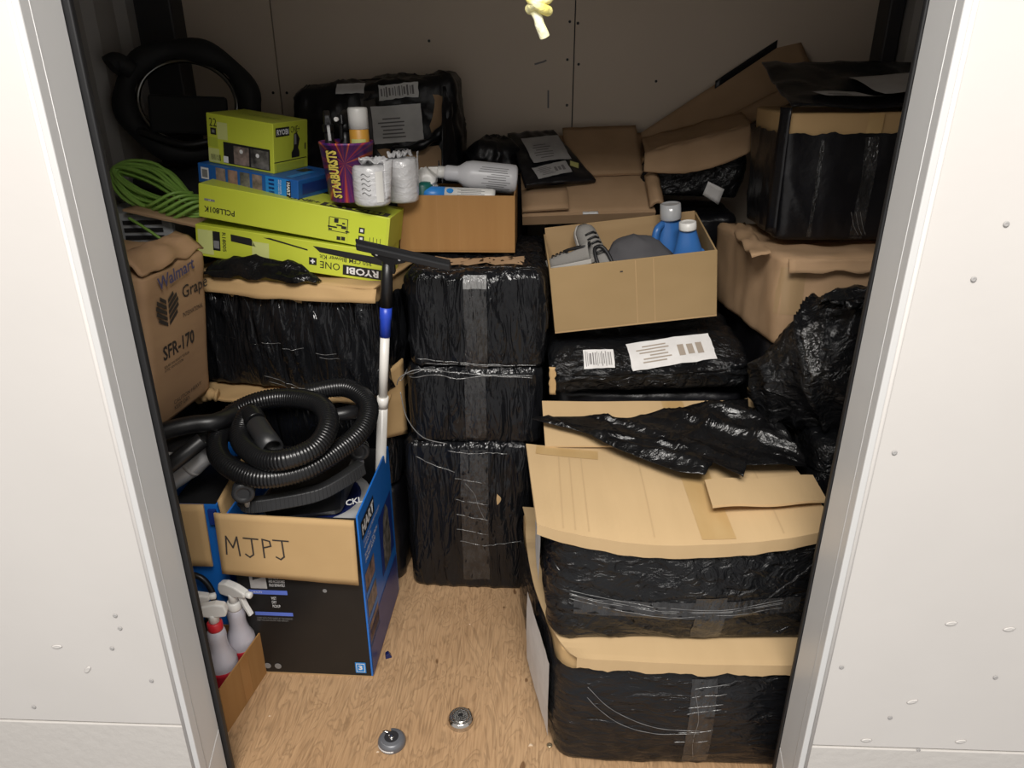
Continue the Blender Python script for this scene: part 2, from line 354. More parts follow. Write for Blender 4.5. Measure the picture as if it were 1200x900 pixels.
def conform(parent, bvh, M, w, h, m, name, nu=10, nv=6, off=.0016, jag=0, rects=None, wav=0, smooth=0, cres=0):
    """lay a sheet (or several rects) against a surface along -z of M"""
    b = MB(); z = (M.to_3x3() @ V((0,0,1))).normalized()
    for (u, v, ww, hh) in (rects or [(0, 0, w, h)]):
        a, c = (nu, nv) if not rects else (max(1, min(nu, int(ww/.015))), max(1, min(nv, int(hh/.015))))
        def fn(i, j):
            x = u+(i-.5)*ww; y = v+(j-.5)*hh
            if jag and (j in (0, 1)): y += jag*ns(x*40, j*3, 1.7)
            if jag and (i in (0, 1)): x += jag*ns(y*40, i*5, 4.7)
            q = M @ V((x, y, .1)); hit = bvh.ray_cast(q, -z, .3)
            return (hit[0]+z*(off+wav*(.5+.5*ns(x*30, y*30, 2)))) if hit[0] else M @ V((x, y, off))
        if cres: f0 = fn; fn = lambda i, j: f0(.5+(i-.5)*math.sin(PI*j)+.35*math.sin(PI*j), j)
        if smooth and not rects:
            G = [[V(fn(i/a, j/c)) for i in range(a+1)] for j in range(c+1)]; o = M.translation
            Hh = [[(p-o).dot(z) for p in r] for r in G]
            for _ in range(smooth):
                Hh = [[sum(Hh[jj][ii] for jj in (max(j-1,0), j, min(j+1,c)) for ii in (max(i-1,0), i, min(i+1,a)))/9 for i in range(a+1)] for j in range(c+1)]
            up_ = min(.014, max((p-o).dot(z)-Hh[j][i] for j, r in enumerate(G) for i, p in enumerate(r))+.0012)
            G = [[p+z*(Hh[j][i]-(p-o).dot(z)+up_) for i, p in enumerate(r)] for j, r in enumerate(G)]
            fn = lambda i, j: G[round(j*c)][round(i*a)]
            b.grid(fn, a, c); lo = MB().grid(fn, a, c); b.bvh = bvh_of(lo); continue
        b.grid(fn, a, c)
    o = b.build(name, m, parent)
    if hasattr(b, 'bvh'): BV[o.name] = b.bvh
    return o
def label_on(parent, bvh, M, w, h, seed=0, m=None, style='ship', jag=.002, wav=0):
    m = m or PAPER; rnd = random.Random(seed)
    lb = conform(parent, bvh, M, w, h, m, 'shipping_label', nu=12, nv=8, jag=jag, wav=wav, smooth=8); rects = []; bvh = BV[lb.name]
    if style == 'ship':
        y = h/2-h*.2
        while y > -h*.32: rects.append((-w*.18+rnd.uniform(-.04,.04)*w, y, w*rnd.uniform(.2,.42), h*.045)); y -= h*.115
        for k in range(3): rects.append((w*.12+k*w*.11, -h*.02, w*.075, h*rnd.uniform(.3,.45)))
    elif style == 'lines':
        y = h*.15
        while y > -h*.4: rects.append((-w*.1+rnd.uniform(-.03,.03)*w, y, w*rnd.uniform(.3,.55), h*.035)); y -= h*.1
    elif style == 'bars':
        x = -w*.42
        while x < w*.42:
            q = w*rnd.uniform(.012,.05); rects.append((x, 0, q, h*rnd.uniform(.5,.8))); x += q+w*.035
    if rects: conform(lb, bvh, M, 0, 0, PRINT_G if m is PAPER_D else PRINT_T if style == 'ship' else PRINT_G, 'printed_lines', off=.0008, rects=rects, nu=6, nv=3)
    return lb
def tape_on(parent, bvh, M, w, h, m=None, off=.0012, name='tape_strip', nu=8, nv=16, jag=.002): return conform(parent, bvh, M, w, h, m or CLEAR, name, nu=nu, nv=nv, off=off, jag=jag)
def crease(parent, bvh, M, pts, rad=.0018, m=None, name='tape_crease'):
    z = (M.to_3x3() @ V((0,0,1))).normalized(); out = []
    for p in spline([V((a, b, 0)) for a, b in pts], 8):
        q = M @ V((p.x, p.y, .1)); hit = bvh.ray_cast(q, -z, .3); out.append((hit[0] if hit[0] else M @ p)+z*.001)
    return MB().tube(out, lambda k: rad*.68*(.5+.6*abs(math.sin(k*.83))), 6).build(name, m or GLINT, parent)  # raised folds; the default material has their highlight painted in

# ------------------------------------------------------------------ the setting
X0, X1, YB, YF = -1.40, 1.20, 2.85, 1.14
OL, OR, HZ = -.733, .562, 2.04
floor = struct(MB().box((X0, 1.10, -.03), (X1, YB, 0)).build('floor', FLOOR))
fl2 = struct(MB().box((-3, -2.2, -.17), (3, 1.10, -.14)).build('floor', CONC))
struct(MB().box((X0, YF+.06, 2.34), (X1, YB+.05, 2.38)).build('ceiling', CEIL))
wb = struct(MB().box((X0-.05, YB+.012, -.03), (X1+.05, YB+.05, 2.34)).build('wall_back', POST))
for a, b in ((X0, -.951), (-.947, .106), (.110, X1)):
    MB().box((a, YB, 0), (b, YB+.012, 2.34)).build('panel', INW, wb, .001)
for x, z in ((-.975,1.49),(-.925,1.49),(.09,1.72),(.118,1.715),(.085,1.60),(.125,1.585),(.088,1.45),(.118,1.34),(-.40,1.66),(.40,1.53)):
    MB().lathe([(.005, 0), (.004, .002)], 8, basis((x, YB-.0005, z), (1,0,0), (0,0,1))).build('nail', INK, wb)
sc = MB()
for x0, z0, x1, z1 in ((-.03,1.585,.0,1.593),(0,1.593,.012,1.598),(.02,1.50,.021,1.44)):
    d = V((x1-x0, z1-z0, 0)); n = V((-d.y, d.x, 0)).normalized()*.003
    sc.add([(x0-n.x, YB-.0006, z0-n.y), (x1-n.x, YB-.0006, z1-n.y), (x1+n.x, YB-.0006, z1+n.y), (x0+n.x, YB-.0006, z0+n.y)], [(0,1,2,3)])
sc.build('scuff_mark', PRINT_G, wb)
wl = struct(MB().box((X0-.05, YF+.1, -.03), (X0-.006, YB, 2.34)).build('wall_left', INL))
for k in range(8):
    y = 1.30+k*.195
    MB().hexa([(X0-.006,y,0),(X0+.02,y+.03,0),(X0+.02,y+.11,0),(X0-.006,y+.14,0)], [(X0-.006,y,2.34),(X0+.02,y+.03,2.34),(X0+.02,y+.11,2.34),(X0-.006,y+.14,2.34)]).build('wall_rib', INL, wl)
wr = struct(MB().box((X1+.006, YF+.1, -.03), (X1+.05, YB, 2.34)).build('wall_right', INL))
for k in range(8):
    y = 1.30+k*.195
    MB().hexa([(X1-.02,y+.03,0),(X1+.006,y,0),(X1+.006,y+.14,0),(X1-.02,y+.11,0)], [(X1-.02,y+.03,2.34),(X1+.006,y,2.34),(X1+.006,y+.14,2.34),(X1-.02,y+.11,2.34)]).build('wall_rib', INL, wr)
struct(MB().box((X0+.001, YB-.10, 0), (-1.255, YB-.001, 2.33)).build('trim_5', POST, None, .006))
struct(MB().box((1.125, YB-.10, 0), (1.175, YB-.001, 2.33)).build('trim_6', POST, None, .006))
# front wall: header with painted panels, kick plates, screws and dents as its pieces
wf = struct(MB().box((-3, YF+.008, HZ), (3, YF+.10, 2.75)).build('wall_front', WALLP))
for x0, x1 in ((-3, OL-.006), (OR+.006, 3)):
    MB().box((x0, YF, .2905), (x1, YF+.09, HZ+.001)).build('panel', WALLP, wf, .002)
    MB().box((x0, YF-.002, -.14), (x1, YF+.09, .2875)).build('kick_plate', KICK, wf, .002)
MB().box((-3, YF+.004, .287), (3, YF+.005, .291)).build('panel_seam', WALLP, wf) if False else None
for x, z in ((-1.088,1.532),(-.924,1.216),(-.835,.585),(-.832,.553),(-1.138,.505),(-.795,.415),(-1.068,.33),(-1.147,.504),(-.86,.50)) + ((.61,.985),(.695,1.375),(.668,1.29),(.605,.505),(.905,.49),(.725,.375),(.575,.322),(.80,.287)) :
    MB().lathe([(.0045, 0), (.0045, .0012), (.003, .002), (.0015, .0012)], 10, basis((x, YF-.0005, z), (1,0,0), (0,0,1))).build('screw', PAPER_D, wf)
for x, z, a in ((-.925,.44,.9),(-.975,.50,.1),(.88,.315,.2),(.69,.31,.1),(.79,.62,.2),(.90,.61,.15),(.76,.42,.4)):
    MB().lathe([(.009, 0), (.007, .0016), (.003, .0004)], 12, basis((x, YF-.0005, z), (math.cos(a),0,math.sin(a)), (-math.sin(a),0,math.cos(a))), 1.3, .55).build('dent', WALLP, wf)
for side, xo, s in ((1, OL, 1), (2, OR, -1)):       # jamb of the opening: rounded outer bead and a return, lower piece mitred
    t = None
    for z0, z1, dz in ((.13, HZ, 0), (-.14, .128, 0)):
        b = MB()
        b.hexa([(xo, YF-.004, z0-.02), (xo-s*.012, YF-.004, z0-.02), (xo-s*.012, YF+.10, z0+.04), (xo, YF+.10, z0+.04)] if z0 > 0 else
               [(xo, YF-.004, z0), (xo-s*.012, YF-.004, z0), (xo-s*.012, YF+.10, z0), (xo, YF+.10, z0)],
               [(xo, YF-.004, z1), (xo-s*.012, YF-.004, z1), (xo-s*.012, YF+.10, z1), (xo, YF+.10, z1)] if z0 > 0 else
               [(xo, YF-.004, z1-.021), (xo-s*.012, YF-.004, z1-.021), (xo-s*.012, YF+.10, z1+.04), (xo, YF+.10, z1+.04)])
        if t is None: t = struct(b.build('trim_%d' % side, TRIMP, None, .002))
        else: b.build('jamb_foot', TRIMP, t, .002)
    MB().tube([(xo-s*.016, YF+.001, -.14), (xo-s*.016, YF+.001, HZ)], .005, 10).build('corner_bead', WALLP, t)
    MB().tube([(xo-s*.0005, YF+.02, -.14), (xo-s*.0005, YF+.02, HZ)], .0012, 8).build('caulk_line', TRIMP, t)
struct(MB().box((OL-.03, YF+.102, -.0), (OL+.011, YF+.116, HZ)).build('trim_3', RUB, None, .003))
struct(MB().box((OR-.003, YF+.102, -.0), (OR+.03, YF+.114, HZ)).build('trim_4', RUB, None, .003))

# ------------------------------------------------------------------ wrapped boxes
BG = 'black film wrapped boxes'
def wrapped(label, fl, fr, D, H, disp, film=FILM_V, kind='full', ztop=None, shear=(0,0), top=(1,1), bulge=.014, r=.03, pitch=0, n=150, rows=24, name='wrapped_box', card=CARD, rt=.02, group=BG, topnoise=.01, post=None):
    M, W = frame(fl, fr, D, pitch); t = thing(name, label, 'box', M, group)
    if kind == 'full':
        b = shell(W, D, H, r, rt, rows, n, disp, shear, top, bulge=bulge, topnoise=topnoise)
        if post: b.v = [post(*v) for v in b.v]
        b.build('film_wrap', film, t)
    else:
        c = shell(W-.01, D-.01, H, r*.7, .006, 10, 70, None, shear, top, bulge=bulge*.9, topnoise=topnoise*.3); c.build('carton', card, t)
        b = shell(W, D, H, r, rt, rows, n, disp, shear, top, ztop=ztop, cap=False, bulge=bulge); b.build('film_wrap', film, t)
    return t, W, bvh_of(b)
def rag(h, a=.006, seed=1, tilt=0, dip=0, W=.5): return lambda x, y: h+a*ns(x*22, y*22, .3, seed)+a*.7*ns(x*60, y*60, .9, seed)+tilt*x-dip*(1-(2*x/W)**2)

# --- middle column of three
t, W, bv = wrapped('lowest fully wrapped black box of the middle stack, standing on the plywood floor', (-.405,1.985,0), (-.028,1.97,0), .50, .535, wr_vertical(1,.006), FILM_V, n=190, rows=34)
M = face('front', W, .5, .535, .215, .28); tape_on(t, bv, M, .085, .48)
for k, z in enumerate((.13,.055,0,-.055)): crease(t, bv, M, [(-.06,z+.014),(-.02,z+.008),(.04,z-.002)], .0016)
crease(t, bv, M, [(-.03,.13),(.0,.09),(.01,.05),(.03,.0)], .0015); crease(t, bv, M, [(-.05,-.085),(.02,-.10),(.08,-.09),(.15,-.085)], .0016)
crease(t, bv, M, [(-.08,.235),(-.02,.228),(.05,.232),(.10,.228)], .0018); crease(t, bv, M, [(-.18,.21),(-.12,.18),(-.06,.165)], .002)
Mh = face('front', W, .5, .535, .285, .355)
conform(t, bv, Mh, .014, .038, CARD_IN, 'film_tear', nu=3, nv=10, off=.003, cres=1)
t, W, bv = wrapped('middle fully wrapped black box of the centre stack, below a shiny tape seam', (-.378,1.985,.538), (.010,1.985,.538), .50, .245, wr_vertical(2,.005), FILM_V, n=190)
M = face('front', W, .5, .245, .195, .12); tape_on(t, bv, M, .062, .2)
MB().tube([V(p)-t.matrix_world.translation for p in spline([(-.402,1.965,.71),(-.385,1.955,.63),(-.34,1.95,.57),(-.27,1.958,.545)], 8)], .0015, 6).build('loose_tape', GLINT, t)
MB().tube([V(p)-t.matrix_world.translation for p in spline([(-.41,1.96,.735),(-.395,1.95,.765),(-.35,1.955,.785),(-.29,1.96,.782)], 8)], .0015, 6).build('loose_tape', GLINT, t)
M = face('front', W, .5, .245, .17, .235)
crease(t, bv, M, [(-.19,-.03),(-.13,.0),(-.05,-.003),(.04,-.008),(.19,-.012)], .002); crease(t, bv, M, [(-.2,-.035),(-.10,-.012),(-.02,-.022),(.05,-.012),(.19,-.018)], .0022)
t, W, bv = wrapped('topmost wrapped black box of the centre stack, beneath the small orange carton', (-.368,1.985,.785), (.012,1.985,.785), .50, .275, wr_vertical(3,.009,24,4), FILM_V, n=200, rows=34)
M = face('front', W, .5, .275, .19, .13); tape_on(t, bv, M, .064, .275)
M = face('front', W, .5, .275, .19, .255); conform(t, bv, M, .064, .035, mat('painted_tape_sheen', (.20,.20,.20,1), .2, bump=1, bscale=(140,140,20), bdist=.008, spec=1), 'tape_strip', off=.003)  # sheen on the tape's upper end, painted as a paler copy
M = face('front', W, .5, .275, .19, .015)
crease(t, bv, M, [(-.17,.012),(-.10,.005),(.02,-.004),(.17,-.008)], .002); crease(t, bv, M, [(-.15,-.004),(-.06,-.006),(.1,-.012)], .0014)
M = face('top', W, .5, .275, .19, .12); conform(t, bv, M, .26, .10, CARD_D, 'bare_cardboard', off=.003, jag=.012)
for p in ([(-.16,-.10),(-.02,-.085),(.17,-.10)], [(-.05,-.07),(.06,-.09),(.18,-.075)], [(0,-.04),(.01,.04),(.0,.08)]): crease(t, bv, M, p, .0016, CLEAR)

# --- right column, nearest
t, W, bv = wrapped('nearest and lowest wrapped box at right, standing on the floor by the door jamb', (.062,1.33,0), (.645,1.33,0), .60, .335, wr_horizontal(4,.005), FILM_H, 'part', rag(.298,.007,4), shear=(-.11,0), bulge=.02, r=.04, n=200)
M = face('front', W, .6, .335, .335, .15); tape_on(t, bv, M, .06, .27)
for z in (.115,.09,.06,.045,-.02,-.055): crease(t, bv, M, [(-.045+z*.2,z-.006),(0,z),(.035+z*.2,z+.007)], .0014)
for z in (-.02, -.05): crease(t, bv, M, [(-.27,.12+z),(-.2,.05+z),(-.1,.0+z*.6),(.0,-.01+z*.3)], .0013)
crease(t, bv, M, [(-.02,.1),(-.006,.02),(-.012,-.05),(-.004,-.12)], .0012)
M = basis((-W/2-.055, 0, .16), (.18,-.98,0), (0,0,1)); label_on(t, bv, basis((-W/2-.03,-.13,.155),(.18,-.98,0),(0,0,1)), .27, .235, 3, PAPER, 'plain', jag=.006)
def lid1(u, v):       # bent top flap: lip folded down over the front, ledge along the left side
    x = -.34+u*.64; k = max(0, (v-.08)/.92); q = min(1, v/.08)
    y = -.318-.010*math.sin(u*PI)+.003*(1-q)+k*.62; wv = .005*ns(u*11, 3, 8)+.003*ns(u*30, 2, 8)
    lf = (1-u)**8
    x2 = x-.11*k+.055-lf*(.026*math.sin(min(1, k*1.15)*PI)**.7)+.030*(1-k)**9*lf
    z = .345+.002*ns(x*8, y*8, 1)+.006*ns(u*5, v*10, 7)*lf-(1-q)*(.034+wv*2)
    return (x2, y, z)
MB().grid(lid1, 48, 38, False, .004).build('lid_flap', CARD_LID, t)
tape_on(t, bv, face('front', W, .6, .335, .34, .318, .0), .055, .03, TAN, off=.012, nv=2, nu=3)

t, W, bv = wrapped('second wrapped box from below at right, with bare lid flaps and torn film', (.038,1.372,.348), (.655,1.40,.348), .545, .285, wr_horizontal(5,.006,22,5), FILM_C, 'part', rag(.270,.004,5,0,.026,.6), shear=(.03,0), bulge=.028, r=.045, n=210, rows=30, topnoise=.0)
R2 = t; M = face('front', W, .545, .285, .36, .075); tape_on(t, bv, M, .07, .13)
M = face('front', W, .545, .285, .31, .105); tape_on(t, bv, M, .52, .045, nu=40, nv=4)
for z in (.012,.0,-.012,.004): crease(t, bv, M, [(-.27,.03+z),(-.18,.012+z),(-.05,-.004+z),(.08,-.008+z*.6),(.22,.004+z)], .0013)
for k in range(6): crease(t, bv, M, [(.17+.014*k,.01+.012*k),(.21+.014*k,.05+.012*k),(.25+.012*k,.075+.012*k)], .0009, CLEAR)
label_on(t, bv, basis((-W/2-.02,-.07,.20),(0,-1,0),(0,0,1)), .24, .20, 5, PAPER, 'plain', jag=.006)
def lidf(u, v):       # front flap, sagging and proud of the box, its lip folded down along the front
    k = max(0, (v-.12)/.88); q = min(1, v/.12); e = 1-(2*u-1)**2
    x = -.315+u*.63; y = -.285+k*.37-.02*e*(1-k)+.004*(1-q); dip = .030*e*(1-k)**2
    z = .313-dip+.004*ns(x*6, y*6, 2)+.012*(1-u)**6+.0012*ns(x*24, y*2, 5)-(1-q)*(.030+.008*e+.003*ns(u*16, 1, 3))
    return (x-.03*(1-u)*(1+.5*k), y, z)
MB().grid(lidf, 48, 25, False, .005).build('lid_flap', CARD_LID, t)
bvf = bvh_of(MB().grid(lidf, 48, 25))
for x_ in (-.262,-.235,-.205,-.06,.225): conform(t, bvf, basis((x_-.02,-.10,.31),(1,0,0),(.03,1,0)), .0035, .36, mat('carton_fold',(.475,.33,.175,1),.8), 'fold_line', nu=1, off=.0009)
conform(t, bvf, basis((.055,-.12,.31),(1,0,0),(0,1,0)), .075, .34, TAN, 'packing_tape', off=.0012)
conform(t, bvf, basis((-.255,.05,.31),(.97,-.1,0),(0.1,.97,0)), .16, .045, TAN, 'packing_tape', off=.0012)
def lidb(u, v):       # back flap, a little higher, rising to the rear
    x = -.31+u*.62; y = .075+v*.205; return (x, y, .325+.034*v+.004*ns(x*5, y*6, 4)+.015*max(0, u-.9)*10*v)
MB().grid(lidb, 30, 12, False, .005).build('lid_flap', CARD_LID, t)
conform(t, bvh_of(MB().grid(lidb, 30, 12)), basis((.06,.177,.35),(1,0,0),(0,1,0)), .06, .2, TAN, 'packing_tape', off=.0012, nv=8)
def lids(u, v):       # loose narrow flap at the right
    x = .055+u*.265; y = -.215+v*.115; return (x+.01*v, y+.012*u, .326+.003*math.sin(u*9)+.004*u)
MB().grid(lids, 16, 6, False, .006).build('lid_flap', CARD_LID, t)
MB().grid(lambda u, v: (.262+.035*u, .215+.03*v, .372+.045*v-.02*u), 3, 3, True, .004).build('lid_corner', CARD_LID, t)
# torn film lying over the lid: upper and lower edge polylines (local metres), sampled between
ue = [(-.34,.17),(-.18,.175),(-.08,.165),(.07,.205),(.20,.25),(.29,.265),(.325,.20),(.335,.10),(.335,-.02)]
le = [(-.345,.155),(-.21,.09),(-.11,-.01),(0,-.098),(.06,-.115),(.095,-.055),(.145,-.135),(.16,-.07),(.255,-.075),(.325,-.055)]
def poly_at(P, t):
    s = t*(len(P)-1); i = min(int(s), len(P)-2); f = s-i; return (P[i][0]+(P[i+1][0]-P[i][0])*f, P[i][1]+(P[i+1][1]-P[i][1])*f)
def drape(u, v):
    a = poly_at(ue, u); c = poly_at(le, u); x = a[0]+(c[0]-a[0])*v; y = a[1]+(c[1]-a[1])*v
    base = .342+.026*max(0, (y-.06)/.2)
    q = .022*ridge(x*2.2+y*3.5, y*3+x*1.2, 0, 6)**3+.016*ridge(x*5+y*9, y*6, 1, 9)**4+.010*ridge(x*12+y*16, y*7-x*4, 1, 3)**3+.003*ns(x*40, y*40, 2)
    side = max(0, x-.27)*.25
    e = min(1, min(u, 1-u)*14)*min(1, min(v, 1-v)*8)
    return (x, y, base+.004+max(0, q)*(.35+.65*e)-side)
MB().grid(drape, 90, 44, True, .0015).build('torn_film', FILM_S, t)

# --- labelled box behind, under the open carton, and the column that carries it
t, W, bv = wrapped('low wrapped black box with two white shipping labels, beneath the open carton of shoes', (.045,1.962,.715), (.60,1.985,.735), .47, .115, wr_horizontal(6,.009,16,5), FILM_C, bulge=.012, r=.03, n=190, rows=18, topnoise=.006, rt=.02, post=lambda x, y, z: (x, y, z if y > -.150 or z < .058 else .058+(z-.058)*max(0, (y+.245)/.095)**.8))
label_on(t, bv, basis((-.145,-.205,.085),(1,.0,.03),(0,.86,.5)), .088, .066, 8, PAPER, 'bars')
label_on(t, bv, basis((.065,-.190,.095),(.985,.10,.08),(-.1,.86,.5)), .245, .098, 9, PAPER, 'ship', .004)
MB().grid(lambda u, v: (-W/2-.012+.018*u+.006*ns(v*6,u,2), -.238-.004*u, -.002+v*.085), 4, 10, True, .003).build('bare_cardboard', CARD, t)
t, W, bv = wrapped('dark wrapped box in the shadow behind the right-hand stack, under the labelled box', (.05,2.02,.40), (.60,2.02,.40), .46, .30, wr_vertical(7,.005), FILM_D, n=90, rows=12)
t, W, bv = wrapped('dark wrapped box on the floor in the shadow behind the right-hand stack', (.05,2.02,0), (.60,2.02,0), .46, .395, wr_vertical(8,.005), FILM_D, n=90, rows=12)
t, W, bv = wrapped('tall dark wrapped box against the back wall, under the flattened cartons', (.03,2.53,0), (.66,2.53,0), .29, 1.12, wr_vertical(9,.005,20,3), FILM_D, n=110, rows=20)
# --- far right column by the jamb
t, W, bv = wrapped('dark wrapped box on the floor behind the right jamb', (.715,1.63,0), (1.17,1.63,0), .30, .40, wr_vertical(10,.006), FILM_D, n=90, rows=12)
t, W, bv = wrapped('glossy wrapped box at right edge, beneath the crumpled film bundle', (.700,1.64,.405), (1.17,1.64,.405), .28, .33, wr_crumple(11,.012,8), FILM_C, n=110, rows=18)
t, W, bv = wrapped('dark wrapped box on the floor at far right, behind the one at the jamb', (.65,2.0,0), (1.17,2.0,0), .5, .43, wr_vertical(12,.005), FILM_D, n=90, rows=12)
t, W, bv = wrapped('dark wrapped box at far right, carrying the plain dented brown carton', (.65,2.0,.435), (1.17,2.0,.435), .5, .43, wr_vertical(13,.005), FILM_D, n=90, rows=12)
# brown dented carton
M, W = frame((.648,1.955,.87), (1.10,1.955,.88), .50, 0)
t = thing('cardboard_box', 'plain dented brown carton at right, under the tall dark wrapped box', 'box', M)
def dent(p, nn): return .012*ns(p.x*6, p.y*6, p.z*8, 3)+.006*ns(p.x*18, p.y*18, p.z*10, 4)
b = shell(W, .5, .245, .025, .012, 16, 110, dent, (-.07,0), bulge=.004, topnoise=.01); b.build('carton', CARD_D, t); bv = bvh_of(b)
conform(t, bv, face('front', W, .5, .245, .03, .17), .07, .15, mat('dull_tape', (.35,.235,.125,1), .5), 'packing_tape', off=.001)
MB().grid(lambda u, v: (-W/2+.01+u*.42, -.26-.012*v+.008*ns(u*6,v,2), .25-.035*v+.008*ns(u*8,v*2,5)), 24, 4, True, .004).build('lid_flap', CARD_D, t)
MB().grid(lambda u, v: (-W/2-.02-.05*v+.03*u, -.20+.40*u, .255+.012*ns(u*6,v*3,5)-.012*v), 20, 4, True, .004).build('lid_flap', CARD_D, t)
# tall dark box upper right
t, W, bv = wrapped('tall dark wrapped box with a bare cardboard band, top right beside the jamb', (.662,2.10,1.135), (1.14,2.10,1.14), .33, .335, wr_vertical(14,.006,12,3), FILM_D, 'part', rag(.285,.006,14,0,0), top=(1.08,1), r=.03, n=150, bulge=.01)
tape_on(t, bv, face('front', W, .33, .335, .215, .14), .035, .27)
tape_on(t, bv, face('front', W, .33, .335, .085, .14), .010, .26)
tape_on(t, bv, face('front', W, .33, .335, .215, .31), .04, .05, TAN, off=.006, nv=3)
for k in range(3): crease(t, bv, face('front', W, .33, .335, .21, .05), [(-.02+.012*k,.03),(-.005+.012*k,-.01),(.012+.01*k,-.035)], .0013)
def topfilm(u, v):
    x = -.24+u*.50; y = -.15+v*.34; return (x*1.0, y, .338+.006+.105*v+.012*ridge(x*7, y*7, 1, 4)+.012*ns(x*10, y*10, 3))
g = MB().grid(topfilm, 36, 28, True, .004); g.build('torn_film', FILM_D, t); bv2 = bvh_of(g)
label_on(t, bv2, basis((-.085,-.115,.37),(.98,.22,0),(-.22,.98,0)), .13, .14, 21, PAPER, 'lines', .003)
label_on(t, bv2, basis((.085,-.02,.38),(.97,.25,0),(-.25,.97,0)), .20, .17, 22, PAPER, 'plain', .006)
MB().grid(lambda u, v: (-W/2-.005-.02*u, -.17+.03*u+.006*ns(v*5,u*3,1), .02+v*.33), 3, 16, True, .003).build('film_edge', FILM_D, t)

# leaning box upper right with opened lid
M, W = frame((.345,2.56,1.185), (.655,2.545,1.175), .24)
t = thing('wrapped_box', 'sagging half wrapped carton with a crushed flap, left of the tall dark box', 'box', M, BG)
b = shell(W, .24, .15, .02, .03, 14, 110, wr_crumple(15,.012,9), (0,0), bulge=.012); 
for i, v in enumerate(b.v): b.v[i] = (v[0], v[1], v[2]*(.82+.52*(v[0]/W+.5)))
b.build('film_wrap', FILM_C, t); bv = bvh_of(b)
def crush(u, v):      # crushed cardboard front flap folded over the upper edge
    x = -W/2-.012+u*(W+.02); zt = .135+.10*u; return (x, -.145-.03*v*(1-u*.3)+.008*ns(x*9,v*3,1), zt-v*(.055+.045*math.sin(u*2.6))+.005*ns(u*9,v*4,6))
MB().grid(crush, 30, 8, True, .005).build('lid_flap', CARD_D, t)
MB().grid(lambda u, v: (-W/2-.01+u*(W+.02), -.145+.22*v, .137+.10*u+.025*v+.008*ns(u*7,v*5,2)), 24, 10, True, .005).build('lid_flap', CARD_D, t)
MB().grid(lambda u, v: (.035+.055*u+.01*v, -.150-.012*v, .012+.045*v*(1-.5*u)-.03*u*(1-v)), 4, 4, True, .001).build('torn_label', PAPER, t)

# long flattened carton leaning across the back wall, upper right
def leanb(u, v):      # u along the rising length, v across
    p = V((.30,2.745,1.245)).lerp(V((.93,2.80,1.56)), u); q = V((-.05,.06,.11))*(.6+.6*u)
    return p+q*v+V((0,-.012*math.sin(u*3),0))
b = MB().grid(leanb, 30, 6, True, .007); t = tag(b.build('cardboard_sheet', CARD_D), 'long brown cardboard flap leaning up the back wall at upper right', 'cardboard')
MB().grid(lambda u, v: V(leanb(u, 0))+V((.0,-.05*v,-.055*v)), 24, 4, True, .006).build('folded_edge', CARD_D, t)
MB().grid(lambda u, v: V(leanb(.55+.42*u, 1.0))+V((0,-.004,.012-.030*v)), 12, 3, True, .003).build('film_strip', FILM_D, t)

# flattened carton at back centre (leaning back) and the black mailer on it
M = basis((.155,2.44,1.135), (.99,.06,.04), (-.03,.84,.52))
t = thing('flattened_carton', 'flattened brown carton lying tilted against the back wall, behind the open carton', 'cardboard', M)
MB().grid(lambda u, v: (-.215+.43*u, v*.40, .012+.003*ns(u*6,v*6,3)), 20, 16, True, .010).build('lower_panel', CARD_D, t)
MB().grid(lambda u, v: (-.06+.26*u, .17+v*.26, .026+.003*ns(u*6,v*6,5)-.004*v), 16, 12, True, .008).build('upper_panel', CARD_D, t)
MB().grid(lambda u, v: (.195+.05*u, .0+v*.24, .03+.02*u*(1-u)*4+.006*ns(u*3,v*6,1)), 8, 12, True, .006).build('side_flap', CARD_D, t)
MB().box((-.215,-.012,-.02), (.215,0,.016)).build('front_edge', CARD_D, t)
MB().grid(lambda u, v: (-.215+.15*u, .0+.10*v, .030+.006*u), 6, 4, True, .006).build('layered_flap', CARD_D, t)
MB().grid(lambda u, v: (-.02+.05*u, -.013+.012*v, .019+.002*ns(u*20,v*9,1)), 8, 2, True, .001).build('torn_paper', PAPER, t)
M = basis((.045,2.50,1.21), (.93,.20,-.02), (-.20,.82,.53))
t = thing('mailer_bag', 'flat black mailer bag with grey label and small yellow sticker, on flattened carton', 'parcel', M)
def mail(u, v):
    sx = 1-.25*v+.10*(1-v)*(u > .5); x = -.10+.22*u*sx-.02*v; y = .0+v*.265+.02*u
    return (x, y, .018+.012*math.sin(u*PI)*math.sin(v*PI)+.006*ns(u*6,v*6,2))
g = MB().grid(mail, 26, 26, True, .012); g.build('mailer', FILM_D, t); bv = bvh_of(g)
label_on(t, bv, basis((-.005,.165,.03),(.985,.17,0),(-.17,.985,0)), .135, .13, 31, PAPER_D, 'lines', .003)
label_on(t, bv, basis((-.003,.062,.03),(.96,.28,0),(-.28,.96,0)), .125, .055, 32, PAPER_D, 'ship', .004)
conform(t, bv, basis((.082,.095,.03),(.97,-.2,0),(.2,.97,0)), .030, .024, mat('yellow_sticker',(.48,.47,.16,1),.5), 'sticker', nu=3, nv=3)
b = shell(.15, .12, .13, .04, .04, 12, 60, wr_crumple(19,.012,12), bulge=.01)
t = thing('film_bundle', 'small dark crumpled film bundle left of the mailer bag by the back wall', 'plastic film', yaw(-.165,2.64,1.222,.1)); b.build('film', FILM_D, t)

